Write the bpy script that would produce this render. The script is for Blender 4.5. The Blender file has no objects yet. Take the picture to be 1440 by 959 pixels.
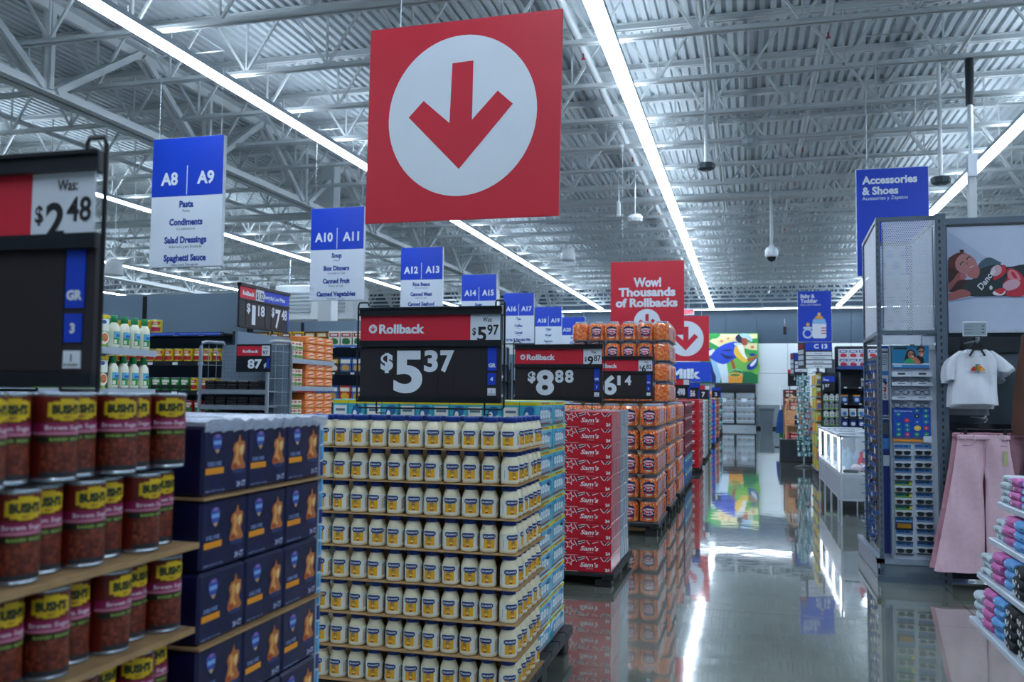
import bpy, math, random
from mathutils import Vector, Matrix
random.seed(7)
C = bpy.context.scene.collection
PI = math.pi
# ---------------- camera ----------------
FPX = 1250.0
def _d(u, v): return Vector((u-720.0, -(v-479.5), -FPX))
F_ = _d(1050, 558).normalized(); U_ = F_.cross(_d(-4000, 558-50.5)); U_ = (U_ if U_.y > 0 else -U_).normalized(); R_ = F_.cross(U_)
MR = Matrix((R_, F_, U_))
CAM = Vector((0, 0, 1.6))
cd = bpy.data.cameras.new('camera'); cam = bpy.data.objects.new('camera', cd); C.objects.link(cam)
cam.matrix_world = Matrix.Translation(CAM) @ MR.to_4x4()
cd.sensor_width = 36; cd.lens = FPX/1440*36; cd.clip_start = .05; cd.clip_end = 200
cd.dof.use_dof = True; cd.dof.focus_distance = 5.5; cd.dof.aperture_fstop = 4.0
bpy.context.scene.camera = cam
# ---------------- light, exposure ----------------
w = bpy.data.worlds.new('world'); bpy.context.scene.world = w; w.use_nodes = True
w.node_tree.nodes['Background'].inputs[0].default_value = (.5, .6, .8, 1); w.node_tree.nodes['Background'].inputs[1].default_value = .05
vs = bpy.context.scene.view_settings
vs.view_transform = 'Standard'; vs.look = 'None'; vs.gamma = 1; vs.exposure = 1.4
LIGHT = 11.0; LIGHT_COL = (.77, .90, 1.04)
LIGHT_Z = 6.05
LIGHT_ROWS = [-28.0, -21.4, -14.2, -7.2, -1.65, 4.3, 9.9]
def at(u, v, Y):
    d = MR @ _d(u, v); return CAM + d*(Y/d.y)
def atx(u, v, X):
    d = MR @ _d(u, v); return CAM + d*(X/d.x)
# ---------------- materials ----------------
def lin(h):
    if isinstance(h, str):
        r = [int(h[i:i+2], 16)/255 for i in (0, 2, 4)]
    else: r = h
    return tuple(c/12.92 if c <= .04045 else ((c+.055)/1.055)**2.4 for c in r)+(1,)
MATS = {}
def M(h, rough=.5, metal=0, var=.06, scale=12, bump=0, emit=0, alpha=1, coat=0, spec=.5, name=None):
    key = (h, rough, metal, var, scale, bump, emit, alpha, coat)
    if key in MATS: return MATS[key]
    m = bpy.data.materials.new(name or 'mat_'+str(h)); m.use_nodes = True
    nt = m.node_tree; b = nt.nodes['Principled BSDF']; c = lin(h)
    b.inputs['Base Color'].default_value = c; b.inputs['Roughness'].default_value = rough; b.inputs['Metallic'].default_value = metal
    b.inputs['Specular IOR Level'].default_value = spec
    if coat: b.inputs['Coat Weight'].default_value = coat; b.inputs['Coat Roughness'].default_value = .08
    if var or bump:
        tc = nt.nodes.new('ShaderNodeTexCoord'); n = nt.nodes.new('ShaderNodeTexNoise'); n.inputs['Scale'].default_value = scale; n.inputs['Detail'].default_value = 3
        nt.links.new(tc.outputs['Object'], n.inputs['Vector'])
        if var:
            r = nt.nodes.new('ShaderNodeValToRGB'); r.color_ramp.elements[0].position = .3; r.color_ramp.elements[1].position = .7
            r.color_ramp.elements[0].color = tuple(x*(1-var) for x in c[:3])+(1,); r.color_ramp.elements[1].color = tuple(min(1, x*(1+var)) for x in c[:3])+(1,)
            nt.links.new(n.outputs['Fac'], r.inputs['Fac']); nt.links.new(r.outputs['Color'], b.inputs['Base Color'])
        if bump:
            bp = nt.nodes.new('ShaderNodeBump'); bp.inputs['Strength'].default_value = bump; bp.inputs['Distance'].default_value = .01
            nt.links.new(n.outputs['Fac'], bp.inputs['Height']); nt.links.new(bp.outputs['Normal'], b.inputs['Normal'])
    if emit: b.inputs['Emission Color'].default_value = c; b.inputs['Emission Strength'].default_value = emit
    if alpha < 1: b.inputs['Alpha'].default_value = alpha
    MATS[key] = m; return m
def voro(name, cols, scale, rough=.4, bump=.4, stretch=(1, 1, 1), coat=0):
    m = bpy.data.materials.new(name); m.use_nodes = True; nt = m.node_tree; b = nt.nodes['Principled BSDF']; b.inputs['Roughness'].default_value = rough
    if coat: b.inputs['Coat Weight'].default_value = coat; b.inputs['Coat Roughness'].default_value = .06
    tc = nt.nodes.new('ShaderNodeTexCoord'); mp = nt.nodes.new('ShaderNodeMapping'); mp.inputs['Scale'].default_value = stretch
    v = nt.nodes.new('ShaderNodeTexVoronoi'); v.inputs['Scale'].default_value = scale
    nt.links.new(tc.outputs['Object'], mp.inputs[0]); nt.links.new(mp.outputs[0], v.inputs['Vector'])
    sp = nt.nodes.new('ShaderNodeSeparateColor'); nt.links.new(v.outputs['Color'], sp.inputs[0])
    r = nt.nodes.new('ShaderNodeValToRGB'); cr = r.color_ramp; cr.interpolation = 'CONSTANT'
    while len(cr.elements) < len(cols): cr.elements.new(.5)
    for i, c in enumerate(cols): cr.elements[i].position = i/len(cols); cr.elements[i].color = lin(c)
    nt.links.new(sp.outputs[0], r.inputs[0])
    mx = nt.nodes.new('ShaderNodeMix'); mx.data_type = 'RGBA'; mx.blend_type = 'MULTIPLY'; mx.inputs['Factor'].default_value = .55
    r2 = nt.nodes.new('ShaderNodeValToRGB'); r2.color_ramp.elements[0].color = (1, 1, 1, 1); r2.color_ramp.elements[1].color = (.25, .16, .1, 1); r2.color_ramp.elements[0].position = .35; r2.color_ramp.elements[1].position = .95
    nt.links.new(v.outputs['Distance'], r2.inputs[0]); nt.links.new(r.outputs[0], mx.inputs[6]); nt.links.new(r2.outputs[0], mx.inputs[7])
    nt.links.new(mx.outputs[2], b.inputs['Base Color'])
    bp = nt.nodes.new('ShaderNodeBump'); bp.inputs['Strength'].default_value = bump; bp.inputs['Distance'].default_value = .01; bp.invert = True
    nt.links.new(v.outputs['Distance'], bp.inputs['Height']); nt.links.new(bp.outputs[0], b.inputs['Normal'])
    return m
# ---------------- text ----------------
_TX = {}
def textgeo(s, bold=.02, res=2):
    k = (s, bold, res)
    if k in _TX: return _TX[k]
    cu = bpy.data.curves.new('t', 'FONT'); cu.body = s; cu.size = 1; cu.offset = bold; cu.resolution_u = res; cu.align_x = 'LEFT'
    o = bpy.data.objects.new('t', cu); C.objects.link(o)
    dg = bpy.context.evaluated_depsgraph_get(); dg.update()
    me = bpy.data.meshes.new_from_object(o.evaluated_get(dg))
    vs_ = [tuple(v.co[:2]) for v in me.vertices]; fs = [tuple(p.vertices) for p in me.polygons]
    bpy.data.objects.remove(o); bpy.data.curves.remove(cu); bpy.data.meshes.remove(me)
    x0 = min(v[0] for v in vs_); x1 = max(v[0] for v in vs_)
    _TX[k] = (vs_, fs, x0, x1); return _TX[k]
CAP = .729
# ---------------- mesh builder ----------------
class MB:
    def __init__(s): s.v = []; s.f = []; s.m = []; s.sm = []; s.mats = []
    def mi(s, m):
        if m not in s.mats: s.mats.append(m)
        return s.mats.index(m)
    def add(s, vs_, fs, m, smooth=False):
        o = len(s.v); s.v += [tuple(v) for v in vs_]; i = s.mi(m)
        for f in fs: s.f.append(tuple(o+k for k in f)); s.m.append(i); s.sm.append(smooth)
        return s
    def box(s, x0, y0, z0, x1, y1, z1, m):
        return s.add([(x0,y0,z0),(x1,y0,z0),(x1,y1,z0),(x0,y1,z0),(x0,y0,z1),(x1,y0,z1),(x1,y1,z1),(x0,y1,z1)],
              [(0,3,2,1),(4,5,6,7),(0,1,5,4),(1,2,6,5),(2,3,7,6),(3,0,4,7)], m)
    def cbox(s, x0, y0, z0, x1, y1, z1, m, c=.004):
        X, Y, Z = (x0, x1), (y0, y1), (z0, z1); vs_ = []; idx = {}
        sg = (1, -1)
        for i in (0, 1):
            for j in (0, 1):
                for k in (0, 1):
                    for a in range(3):
                        p = [X[i]+sg[i]*c, Y[j]+sg[j]*c, Z[k]+sg[k]*c]; p[a] = (X, Y, Z)[a][(i, j, k)[a]]
                        idx[(i,j,k,a)] = len(vs_); vs_.append(p)
        g = lambda i,j,k,a: idx[(i,j,k,a)]
        fs = []
        for i in (0, 1):
            f = [g(i,0,0,0), g(i,1,0,0), g(i,1,1,0), g(i,0,1,0)]; fs.append(f if i else f[::-1])
            f = [g(0,i,0,1), g(0,i,1,1), g(1,i,1,1), g(1,i,0,1)]; fs.append(f if i else f[::-1])
            f = [g(0,0,i,2), g(1,0,i,2), g(1,1,i,2), g(0,1,i,2)]; fs.append(f if i else f[::-1])
        for i in (0, 1):
            for j in (0, 1):
                fl = (i+j) % 2
                f = [g(i,j,0,0), g(i,j,0,1), g(i,j,1,1), g(i,j,1,0)]; fs.append(f[::-1] if fl else f)
                f = [g(i,0,j,0), g(i,1,j,0), g(i,1,j,2), g(i,0,j,2)]; fs.append(f[::-1] if not fl else f)
                f = [g(0,i,j,1), g(0,i,j,2), g(1,i,j,2), g(1,i,j,1)]; fs.append(f[::-1] if not fl else f)
        for i in (0, 1):
            for j in (0, 1):
                for k in (0, 1):
                    f = [g(i,j,k,0), g(i,j,k,1), g(i,j,k,2)]; fs.append(f if (i+j+k) % 2 else f[::-1])
        return s.add(vs_, fs, m)
    def bar(s, p, q, w_, h_, m, up=(0, 0, 1)):
        p = Vector(p); q = Vector(q); d = (q-p).normalized(); u = Vector(up)
        if abs(d.dot(u)) > .99: u = Vector((0, 1, 0))
        a = d.cross(u).normalized(); b = a.cross(d)
        vs_ = [t+a*(w_/2*i)+b*(h_/2*j) for t in (p, q) for i, j in ((-1,-1),(1,-1),(1,1),(-1,1))]
        return s.add(vs_, [(0,1,2,3),(7,6,5,4),(0,4,5,1),(1,5,6,2),(2,6,7,3),(3,7,4,0)], m)
    def tube(s, pts, r, m, n=8, caps=True):
        pts = [Vector(p) for p in pts]; vs_ = []; fs = []
        for i, p in enumerate(pts):
            d = (pts[min(i+1, len(pts)-1)]-pts[max(i-1, 0)]).normalized()
            u = Vector((0, 0, 1)) if abs(d.z) < .9 else Vector((0, 1, 0))
            a = d.cross(u).normalized(); b = a.cross(d)
            rr = r[i] if isinstance(r, (list, tuple)) else r
            for k in range(n):
                t = 2*PI*k/n; vs_.append(p+a*rr*math.cos(t)+b*rr*math.sin(t))
        for i in range(len(pts)-1):
            for k in range(n): fs.append((i*n+k, (i+1)*n+k, (i+1)*n+(k+1) % n, i*n+(k+1) % n))
        s.add(vs_, fs, m, True)
        if caps: s.add(vs_[:n], [tuple(range(n))], m); s.add(vs_[-n:], [tuple(range(n))[::-1]], m)
        return s
    def lathe(s, prof, m, n=20, c=(0, 0, 0), sq=0, smooth=True, a0=0, a1=2*PI):
        vs_ = []; fs = []; full = abs(a1-a0-2*PI) < 1e-6; N = n if full else n+1
        for r, z in prof:
            for k in range(N):
                t = a0+(a1-a0)*k/n; rr = r
                if sq: rr = r/((abs(math.cos(t))**sq+abs(math.sin(t))**sq)**(1/sq))
                vs_.append((c[0]+rr*math.cos(t), c[1]+rr*math.sin(t), c[2]+z))
        for i in range(len(prof)-1):
            for k in range(n):
                k2 = (k+1) % N; fs.append((i*N+k, i*N+k2, (i+1)*N+k2, (i+1)*N+k))
        s.add(vs_, fs, m, smooth)
        if full:
            if prof[0][0] > 1e-4: s.add(vs_[:N], [tuple(range(N))[::-1]], m)
            if prof[-1][0] > 1e-4: s.add(vs_[-N:], [tuple(range(N))], m)
        return s
    def poly(s, pts, m): return s.add(pts, [tuple(range(len(pts)))], m)
    def prism(s, pts, y0, y1, m, ax='y'):
        # pts in (x,z), extruded along y
        n = len(pts); f = (lambda p, t: (p[0], t, p[1])) if ax == 'y' else ((lambda p, t: (t, p[0], p[1])) if ax == 'x' else (lambda p, t: (p[0], p[1], t)))
        vs_ = [f(p, y0) for p in pts]+[f(p, y1) for p in pts]
        return s.add(vs_, [tuple(range(n)), tuple(range(2*n-1, n-1, -1))]+[(i, i+n, (i+1) % n+n, (i+1) % n) for i in range(n)], m)
    def text(s, t, o, m, h=.1, w=None, u=(1, 0, 0), v=(0, 0, 1), al='c', bold=.02, sx=1, res=2, wrap=None, shear=0):
        vs_, fs, x0, x1 = textgeo(t, bold, res); k = h/CAP; W = (x1-x0)*k*sx
        kx = k*sx if w is None else w/(x1-x0)
        if w is not None: W = w
        off = {'c': -W/2, 'l': 0, 'r': -W}[al]; o = Vector(o); u = Vector(u); v = Vector(v); out = []
        for x, y in vs_:
            a = (x-x0)*kx+off+y*k*shear; b = y*k-h/2
            if wrap:
                R, ang = wrap; th = ang+a/R; out.append((o.x+R*math.cos(th), o.y+R*math.sin(th), o.z+b))
            else: out.append(o+u*a+v*b)
        return s.add(out, fs, m)
    def patch(s, R, a0, a1, z0, z1, m, n=6, c=(0, 0, 0)):
        vs_ = []; 
        for z in (z0, z1):
            for k in range(n+1):
                t = a0+(a1-a0)*k/n; vs_.append((c[0]+R*math.cos(t), c[1]+R*math.sin(t), c[2]+z))
        return s.add(vs_, [(k, k+1, n+2+k, n+1+k) for k in range(n)], m, True)
    def mesh(s, name):
        me = bpy.data.meshes.new(name); me.from_pydata(s.v, [], s.f)
        for m in s.mats: me.materials.append(m)
        me.polygons.foreach_set('material_index', s.m); me.polygons.foreach_set('use_smooth', s.sm); me.update(); return me
    def build(s, name, parent=None, loc=None, rz=0, label=None):
        return link(name, s.mesh(name), parent, loc, rz, label)
def link(name, me, parent=None, loc=None, rz=0, label=None):
    o = bpy.data.objects.new(name, me); C.objects.link(o)
    if parent: o.parent = parent
    if loc: o.location = loc
    if rz: o.rotation_euler = (0, 0, rz)
    if label: o['label'] = label
    return o
def tag(o, label, cat, group=None, kind=None):
    o['label'] = label; o['category'] = cat
    if group: o['group'] = group
    if kind: o['kind'] = kind
    return o
def thing(name, label, cat, loc=(0, 0, 0), rz=0, group=None):
    o = bpy.data.objects.new(name, None); C.objects.link(o); o.location = loc; o.rotation_euler = (0, 0, rz); o.empty_display_size = .1
    return tag(o, label, cat, group)
KIDS = {}
def dup(o, loc=None, rz=None, label=None, group=None, parent=None):
    c = o.copy(); C.objects.link(c)
    if parent: c.parent = parent
    if loc is not None: c.location = loc
    if rz is not None: c.rotation_euler = (0, 0, rz)
    if label: c['label'] = label
    if group: c['group'] = group
    if o not in KIDS: KIDS[o] = list(o.children)
    for ch in KIDS[o]:
        d = ch.copy(); C.objects.link(d); d.parent = c
        for g in ch.children:
            e = g.copy(); C.objects.link(e); e.parent = d
    return c
class Proto:
    """first placement moves the prototype itself, later ones copy it"""
    def __init__(s, o, group): s.o = o; s.used = False; s.g = group; s.kids = list(o.children)
    def put(s, loc, rz, label):
        if not s.used:
            s.used = True; o = s.o; o.location = loc; o.rotation_euler = (0, 0, rz); o['label'] = label; o['group'] = s.g; KIDS[o] = s.kids; return o
        return dup(s.o, loc, rz, label, s.g)
ORD = ['topmost', 'second', 'third', 'fourth', 'fifth', 'sixth', 'seventh', 'eighth', 'ninth', 'tenth', 'eleventh', 'twelfth', 'thirteenth', 'fourteenth', 'fifteenth', 'sixteenth', 'seventeenth', 'eighteenth', 'nineteenth', 'twentieth']
def nth(i, first='first'): return first if i == 0 else ORD[i]
def row(i): return 'top row' if i == 0 else ORD[i]+' row down'
def struct(o): o['kind'] = 'structure'; return o
def smooth_poly(pts, k=4):
    n = len(pts); out = []
    for i in range(n):
        p0, p1, p2, p3 = pts[i-1], pts[i], pts[(i+1) % n], pts[(i+2) % n]
        for j in range(k):
            t = j/k; out.append(tuple(.5*((2*p1[a])+(-p0[a]+p2[a])*t+(2*p0[a]-5*p1[a]+4*p2[a]-p3[a])*t*t+(-p0[a]+3*p1[a]-3*p2[a]+p3[a])*t**3) for a in (0, 1)))
    return out
def art(mb, shapes, fn, y0, step=.0004, axis='y', sgn=-1):
    """flat print: list of (colour, points[, smooth]) mapped by fn to (a, z), stacked by a hair"""
    for i, sh in enumerate(shapes):
        col, pts = sh[0], sh[1]
        if len(sh) > 2 and sh[2]: pts = smooth_poly(pts, 4)
        q = [fn(*p) for p in pts]; d = y0+sgn*step*(i+1)
        mb.poly([((a, d, z) if axis == 'y' else (d, a, z)) for a, z in q], M(col, .45, var=0))
def ell(cx, cy, rx, ry, n=16, rot=0):
    return [(cx+rx*math.cos(2*PI*k/n)*math.cos(rot)-ry*math.sin(2*PI*k/n)*math.sin(rot), cy+rx*math.cos(2*PI*k/n)*math.sin(rot)+ry*math.sin(2*PI*k/n)*math.cos(rot)) for k in range(n)]
WHITE = M('dfe6ee', .45); STEEL = M('c9d3da', .35, .6); BLACK = M('15191f', .4); DKGREY = M('2a3138', .5); RED = M('cf1f38', .45, var=.03, scale=3); BLUE = M('0a3fc4', .45, var=.02, scale=3); SIGNW = M('dce6f2', .45, var=.02, scale=3); NAVY = M('12296b', .45)
PAINTW = M('cfd6da', .5, var=.05, scale=2); KRAFT = M('a8875e', .8, var=.12, scale=20); GALV = M('8d9aa5', .4, .3, var=.08)
# ================= the setting =================
X0, X1, Y0, Y1 = -31.0, 12.5, -9.0, 46.6
def floor_mat():
    m = bpy.data.materials.new('polished_concrete'); m.use_nodes = True; nt = m.node_tree; b = nt.nodes['Principled BSDF']; L = nt.links.new
    tc = nt.nodes.new('ShaderNodeTexCoord'); n = nt.nodes.new('ShaderNodeTexNoise'); n.inputs['Scale'].default_value = .9; n.inputs['Detail'].default_value = 6
    n2 = nt.nodes.new('ShaderNodeTexNoise'); n2.inputs['Scale'].default_value = 60; n2.inputs['Detail'].default_value = 4
    geo = nt.nodes.new('ShaderNodeNewGeometry')
    L(geo.outputs['Position'], n.inputs['Vector']); L(geo.outputs['Position'], n2.inputs['Vector'])
    r = nt.nodes.new('ShaderNodeValToRGB'); r.color_ramp.elements[0].color = (.13, .145, .125, 1); r.color_ramp.elements[1].color = (.235, .255, .22, 1); r.color_ramp.elements[0].position = .35; r.color_ramp.elements[1].position = .7
    L(n.outputs['Fac'], r.inputs['Fac'])
    mx = nt.nodes.new('ShaderNodeMix'); mx.data_type = 'RGBA'; mx.blend_type = 'OVERLAY'; mx.inputs['Factor'].default_value = .35
    L(r.outputs[0], mx.inputs[6]); L(n2.outputs['Color'], mx.inputs[7]); L(mx.outputs[2], b.inputs['Base Color'])
    rr = nt.nodes.new('ShaderNodeMapRange'); rr.inputs['To Min'].default_value = .035; rr.inputs['To Max'].default_value = .11; L(n.outputs['Fac'], rr.inputs['Value']); L(rr.outputs[0], b.inputs['Roughness'])
    n3 = nt.nodes.new('ShaderNodeTexNoise'); n3.inputs['Scale'].default_value = 2.2; n3.inputs['Detail'].default_value = 2; L(geo.outputs['Position'], n3.inputs['Vector'])
    bp = nt.nodes.new('ShaderNodeBump'); bp.inputs['Strength'].default_value = .06; bp.inputs['Distance'].default_value = .02; L(n3.outputs['Fac'], bp.inputs['Height']); L(bp.outputs[0], b.inputs['Normal']); L(bp.outputs[0], b.inputs['Coat Normal'])
    b.inputs['Specular IOR Level'].default_value = .6; b.inputs['Coat Weight'].default_value = 1; b.inputs['Coat Roughness'].default_value = .03; b.inputs['Coat IOR'].default_value = 1.6
    return m
FM = floor_mat()
fl = MB().box(X0, Y0, -.2, X1, Y1, -.03, M('4a4d4a', .9)).build('floor'); struct(fl)
jx = [X0]+[1.62-4.6*k for k in range(7, -3, -1) if X0 < 1.62-4.6*k < X1]+[X1]
jy = [Y0]+[6.95+4.6*k for k in range(-3, 9) if Y0 < 6.95+4.6*k < Y1]+[Y1]
g = .003
for i in range(len(jx)-1):
    for j in range(len(jy)-1):
        MB().box(jx[i]+g, jy[j]+g, -.03, jx[i+1]-g, jy[j+1]-g, 0, FM).build('concrete_slab', fl)
# ceiling deck: fluted steel
dk = MB(); DM = M('b9c3c9', .55, var=.08, scale=1.5); per = .153; x = X0; ZD = 7.19; vs_ = []; 
while x < X1:
    for dx, z in ((0, ZD), (.075, ZD), (.092, ZD+.055), (.136, ZD+.055)): vs_.append((x+dx, z))
    x += per
vs_.append((x, ZD)); V = [(a, y, z) for y in (Y0, Y1) for a, z in vs_]; n = len(vs_)
dk.add(V, [(i, i+1, n+i+1, n+i) for i in range(n-1)], DM)
ceil = dk.build('ceiling'); struct(ceil)
# roof joists
JW = M('ccd3d6', .5, var=.06, scale=2)
joist_y = [11.4+1.69*k for k in range(-10, 21)]
for ji, y in enumerate(joist_y):
    tb = MB()
    for s in (-1, 1): tb.box(X0, y+s*.035-.028, 7.09, X1, y+s*.035+.028, 7.10, JW); tb.box(X0, y+s*.012-.004, 7.09, X1, y+s*.012+.004, 7.185, JW); tb.box(X0, y+s*.035-.028, 7.175, X1, y+s*.035+.028, 7.188, JW)
    j = tb.build('roof_joist', ceil)
    bb = MB()
    for s in (-1, 1): bb.box(X0, y+s*.035-.03, 6.25, X1, y+s*.035+.03, 6.26, JW); bb.box(X0, y+s*.012-.004, 6.25, X1, y+s*.012+.004, 6.32, JW)
    bb.build('bottom_chord', j)
    rest = MB(); near = 10.5 < y < 20
    nx = X0+.5; off = (ji % 2)*.65
    while nx < X1-1.4:
        c0 = nx+off
        segs = (((c0, y, 6.29), (c0+.55, y, 7.12), .035), ((c0, y, 6.29), (c0-.55, y, 7.12), .035), ((c0, y, 6.29), (c0, y, 7.12), .026))
        for p, q, r in segs:
            if near and -8 < c0 < 4: MB().bar(p, q, r, r, JW, up=(0, 1, 0)).build('web_member', j)
            else: rest.bar(p, q, r, r, JW, up=(0, 1, 0))
        nx += 1.3
    o = rest.build('web_members', j); o['kind'] = 'stuff'
# girder trusses running away from the camera, with their columns
def girder(X, zb, nodes, cols):
    g_ = MB(); y0, y1 = Y0, Y1
    for s in (-1, 1):
        g_.box(X+s*.09-.075, y0, zb, X+s*.09+.075, y1, zb+.016, JW); g_.box(X+s*.022-.008, y0, zb, X+s*.022+.008, y1, zb+.17, JW)
    G = g_.build('roof_girder', ceil)
    t = MB()
    for s in (-1, 1): t.box(X+s*.09-.075, y0, 7.06, X+s*.09+.075, y1, 7.076, JW); t.box(X+s*.022-.008, y0, 6.92, X+s*.022+.008, y1, 7.07, JW)
    t.build('top_chord', G)
    for a, b in nodes:
        mid = (a+b)/2
        for s in (-.06, .06):
            MB().bar((X+s, a+.12, zb+.1), (X+s, mid-.05, 7.0), .055, .1, JW).build('web_member', G)
            MB().bar((X+s, b-.12, zb+.1), (X+s, mid+.05, 7.0), .055, .1, JW).build('web_member', G)
            MB().bar((X+s, a, zb+.1), (X+s, a, 7.0), .05, .07, JW).build('web_member', G)
    for y in cols:
        c = MB(); c.box(X-.17, y-.17, 0, X+.17, y+.17, 7.0, JW); c.box(X-.24, y-.24, 0, X+.24, y+.24, .02, JW); c.box(X-.22, y-.22, zb-.03, X+.22, y+.22, zb-.005, JW)
        tag(c.build('support_column'), COLLAB[(X, y)], 'column')
nn = [2.7, 6.4, 10.14, 13.93, 17.6, 21.3, 25, 28.7, 32.4, 36.1, 39.8, 43.5]
COLLAB = {(-9.45, 18.9): 'white square steel column behind the A10 and A11 aisle sign', (-9.45, 33.0): 'white steel column further back in the row, behind the A14 sign', (-22.5, 24.0): 'white steel column far left beyond the shelf backs', (-22.5, 38.0): 'white steel column farthest left near the back of the shop'}
girder(-9.45, 5.7, list(zip(nn, nn[1:])), [18.9, 33.0])
girder(-22.5, 5.7, list(zip(nn, nn[1:])), [24.0, 38.0])
# pipes
PW = M('c2cacd', .45, var=.04)
def pipe(pts, r, name='sprinkler_pipe', m=PW): return MB().tube(pts, r, m, 10).build(name, ceil)
pipe([(-2.25, Y0, 6.62), (-2.3, Y1, 6.62)], .06); pipe([(-.575, Y0, 6.75), (-.575, Y1, 6.75)], .03); pipe([(-.5, Y0, 6.75), (-.5, Y1, 6.75)], .022)
pipe([(3.1, Y0, 6.75), (3.1, Y1, 6.75)], .03); pipe([(X0, 20.6, 6.15), (1.2, 20.6, 6.15)], .09); pipe([(1.1, Y0, 6.8), (1.1, Y1, 6.8)], .05); pipe([(-13, Y0, 6.55), (-13, Y1, 6.55)], .05)
for k in range(12):
    for sx in (-2.27, 1.1):
        h = MB(); y = 9.6+2.9*k; z = 6.56
        h.tube([(sx, y, z), (sx, y, z-.07)], .012, M('b5192c', .4), 6); h.tube([(sx, y, z-.075), (sx, y, z-.08)], .035, M('b5192c', .4), 8); h.build('sprinkler_head', ceil)
# wire cable tray crossing the hall
def tray(y, z, xa, xb):
    t = MB(); wm = M('b8c2c6', .4, .3); x = xa
    for dy, dz in ((-.15, .1), (-.15, .0), (-.05, 0), (.05, 0), (.15, 0), (.15, .1)): t.tube([(xa, y+dy, z+dz), (xb, y+dy, z+dz)], .005, wm, 4)
    while x < xb: t.tube([(x, y-.15, z+.1), (x, y-.15, z), (x, y+.15, z), (x, y+.15, z+.1)], .005, wm, 4); x += .12
    t.build('wire_cable_tray', ceil)['kind'] = 'stuff'
tray(15.6, 6.42, -14, 5); tray(27.5, 6.42, -16, 8)
# walls
WB = M('d5dde2', .6, var=.03, scale=.6); WD = M('35485a', .6, var=.05, scale=.8); WG = M('7d8a93', .6)
wb = MB(); wb.box(X0, Y1, 0, X1, Y1+.2, 7.25, WD); wb = wb.build('wall_back'); struct(wb)
px_ = X0
while px_ < X1:
    a, b = px_, min(px_+1.5, X1); px_ += 1.5
    p = MB(); p.box(a+.01, Y1-.04, 4.32, b-.01, Y1, 7.0, WD); p.build('dark_panel', wb)
    for z0, z1, mm in ((0.02, 1.18, WG), (1.2, 2.78, WB), (2.8, 4.3, WB)): MB().box(a+.008, Y1-.05, z0, b-.008, Y1, z1, mm).build('wall_panel', wb)
for nm, a in (('wall_left', (X0-.2, Y0, 0, X0, Y1, 7.25)), ('wall_right', (X1, Y0, 0, X1+.2, Y1, 7.25)), ('wall_front', (X0, Y0-.2, 0, X1, Y0, 7.25))):
    struct(MB().box(*a, M('8c98a2', .6)).build(nm))
struct(MB().box(X0, Y1-.08, 0, X1, Y1-.05, .12, BLACK).build('baseboard_back'))
# wall girt beam near the ceiling in the right back corner
# ================= light rows =================
LM = bpy.data.materials.new('lit_lens'); LM.use_nodes = True; nt = LM.node_tree; nt.nodes.clear()
e = nt.nodes.new('ShaderNodeEmission'); e.inputs[0].default_value = (*LIGHT_COL, 1); e.inputs[1].default_value = LIGHT; o_ = nt.nodes.new('ShaderNodeOutputMaterial'); nt.links.new(e.outputs[0], o_.inputs[0])
HW = M('b9c6d0', .4)
UP = LM.copy(); UP.node_tree.nodes['Emission'].inputs[1].default_value = LIGHT*.6
ROWN = ['farthest left row of ceiling strip lights', 'ceiling strip light row, second from the left wall', 'ceiling strip light row seen below the white roof girder', 'long ceiling strip light row crossing the top left behind the red arrow sign', 'long ceiling strip light row down the middle, right of the red arrow sign', 'ceiling strip light row at right passing behind the blue Accessories sign', 'ceiling strip light row nearest the right wall']
def seg(L, w_=.21, ax='y'):
    h = MB(); l = MB()
    f = (lambda a, b: (a, b)) if ax == 'y' else (lambda a, b: (b, a))
    def bx(mb, x0, y0, z0, x1, y1, z1, m):
        if ax == 'y': mb.box(x0, y0, z0, x1, y1, z1, m)
        else: mb.box(y0, x0, z0, y1, x1, z1, m)
    bx(l, -w_/2+.004, .006, -.035, w_/2-.004, L-.006, -.002, LM)
    bx(h, -w_/2, 0, 0, w_/2, L, .05, HW); bx(l, -w_/2+.02, .02, .0505, w_/2-.02, L-.02, .053, UP); bx(h, -w_/2-.006, 0, -.02, -w_/2, L, .05, HW); bx(h, w_/2, 0, -.02, w_/2+.006, L, .05, HW); bx(h, -w_/2, 0, -.036, w_/2, .005, 0, HW)
    return h.mesh('housing'), l.mesh('lens')
hm, lm = seg(1.22)
for i, X in enumerate(LIGHT_ROWS):
    ya = -6.0 if X > -10 else 6.0; ye = 45.2
    T = thing('strip_light', ROWN[i], 'light', (X, ya, LIGHT_Z), group='rows of ceiling strip lights')
    k = 0
    while ya+k*1.22 < ye-1:
        hh = link('light_housing', hm, T, (0, k*1.22, 0)); link('light_lens', lm, hh)
        if k % 3 == 0: MB().tube([(0, k*1.22+.3, .05), (0, k*1.22+.3, .2)], .006, STEEL, 5).build('hanger', T)
        k += 1
hm, lm = seg(1.22, ax='x')
for yy, lab in ((45.7, 'ceiling strip light row running crosswise along the back wall'),):
    T = thing('strip_light', lab, 'light', (-10.5, yy, LIGHT_Z-.05)); 
    for k in range(18): hh = link('light_housing', hm, T, (k*1.22, 0, 0)); link('light_lens', lm, hh)
    for k in range(0, 18, 3): MB().tube([(k*1.22+.3, 0, .05), (k*1.22+.3, 0, .25)], .006, STEEL, 5).build('hanger', T)
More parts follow.
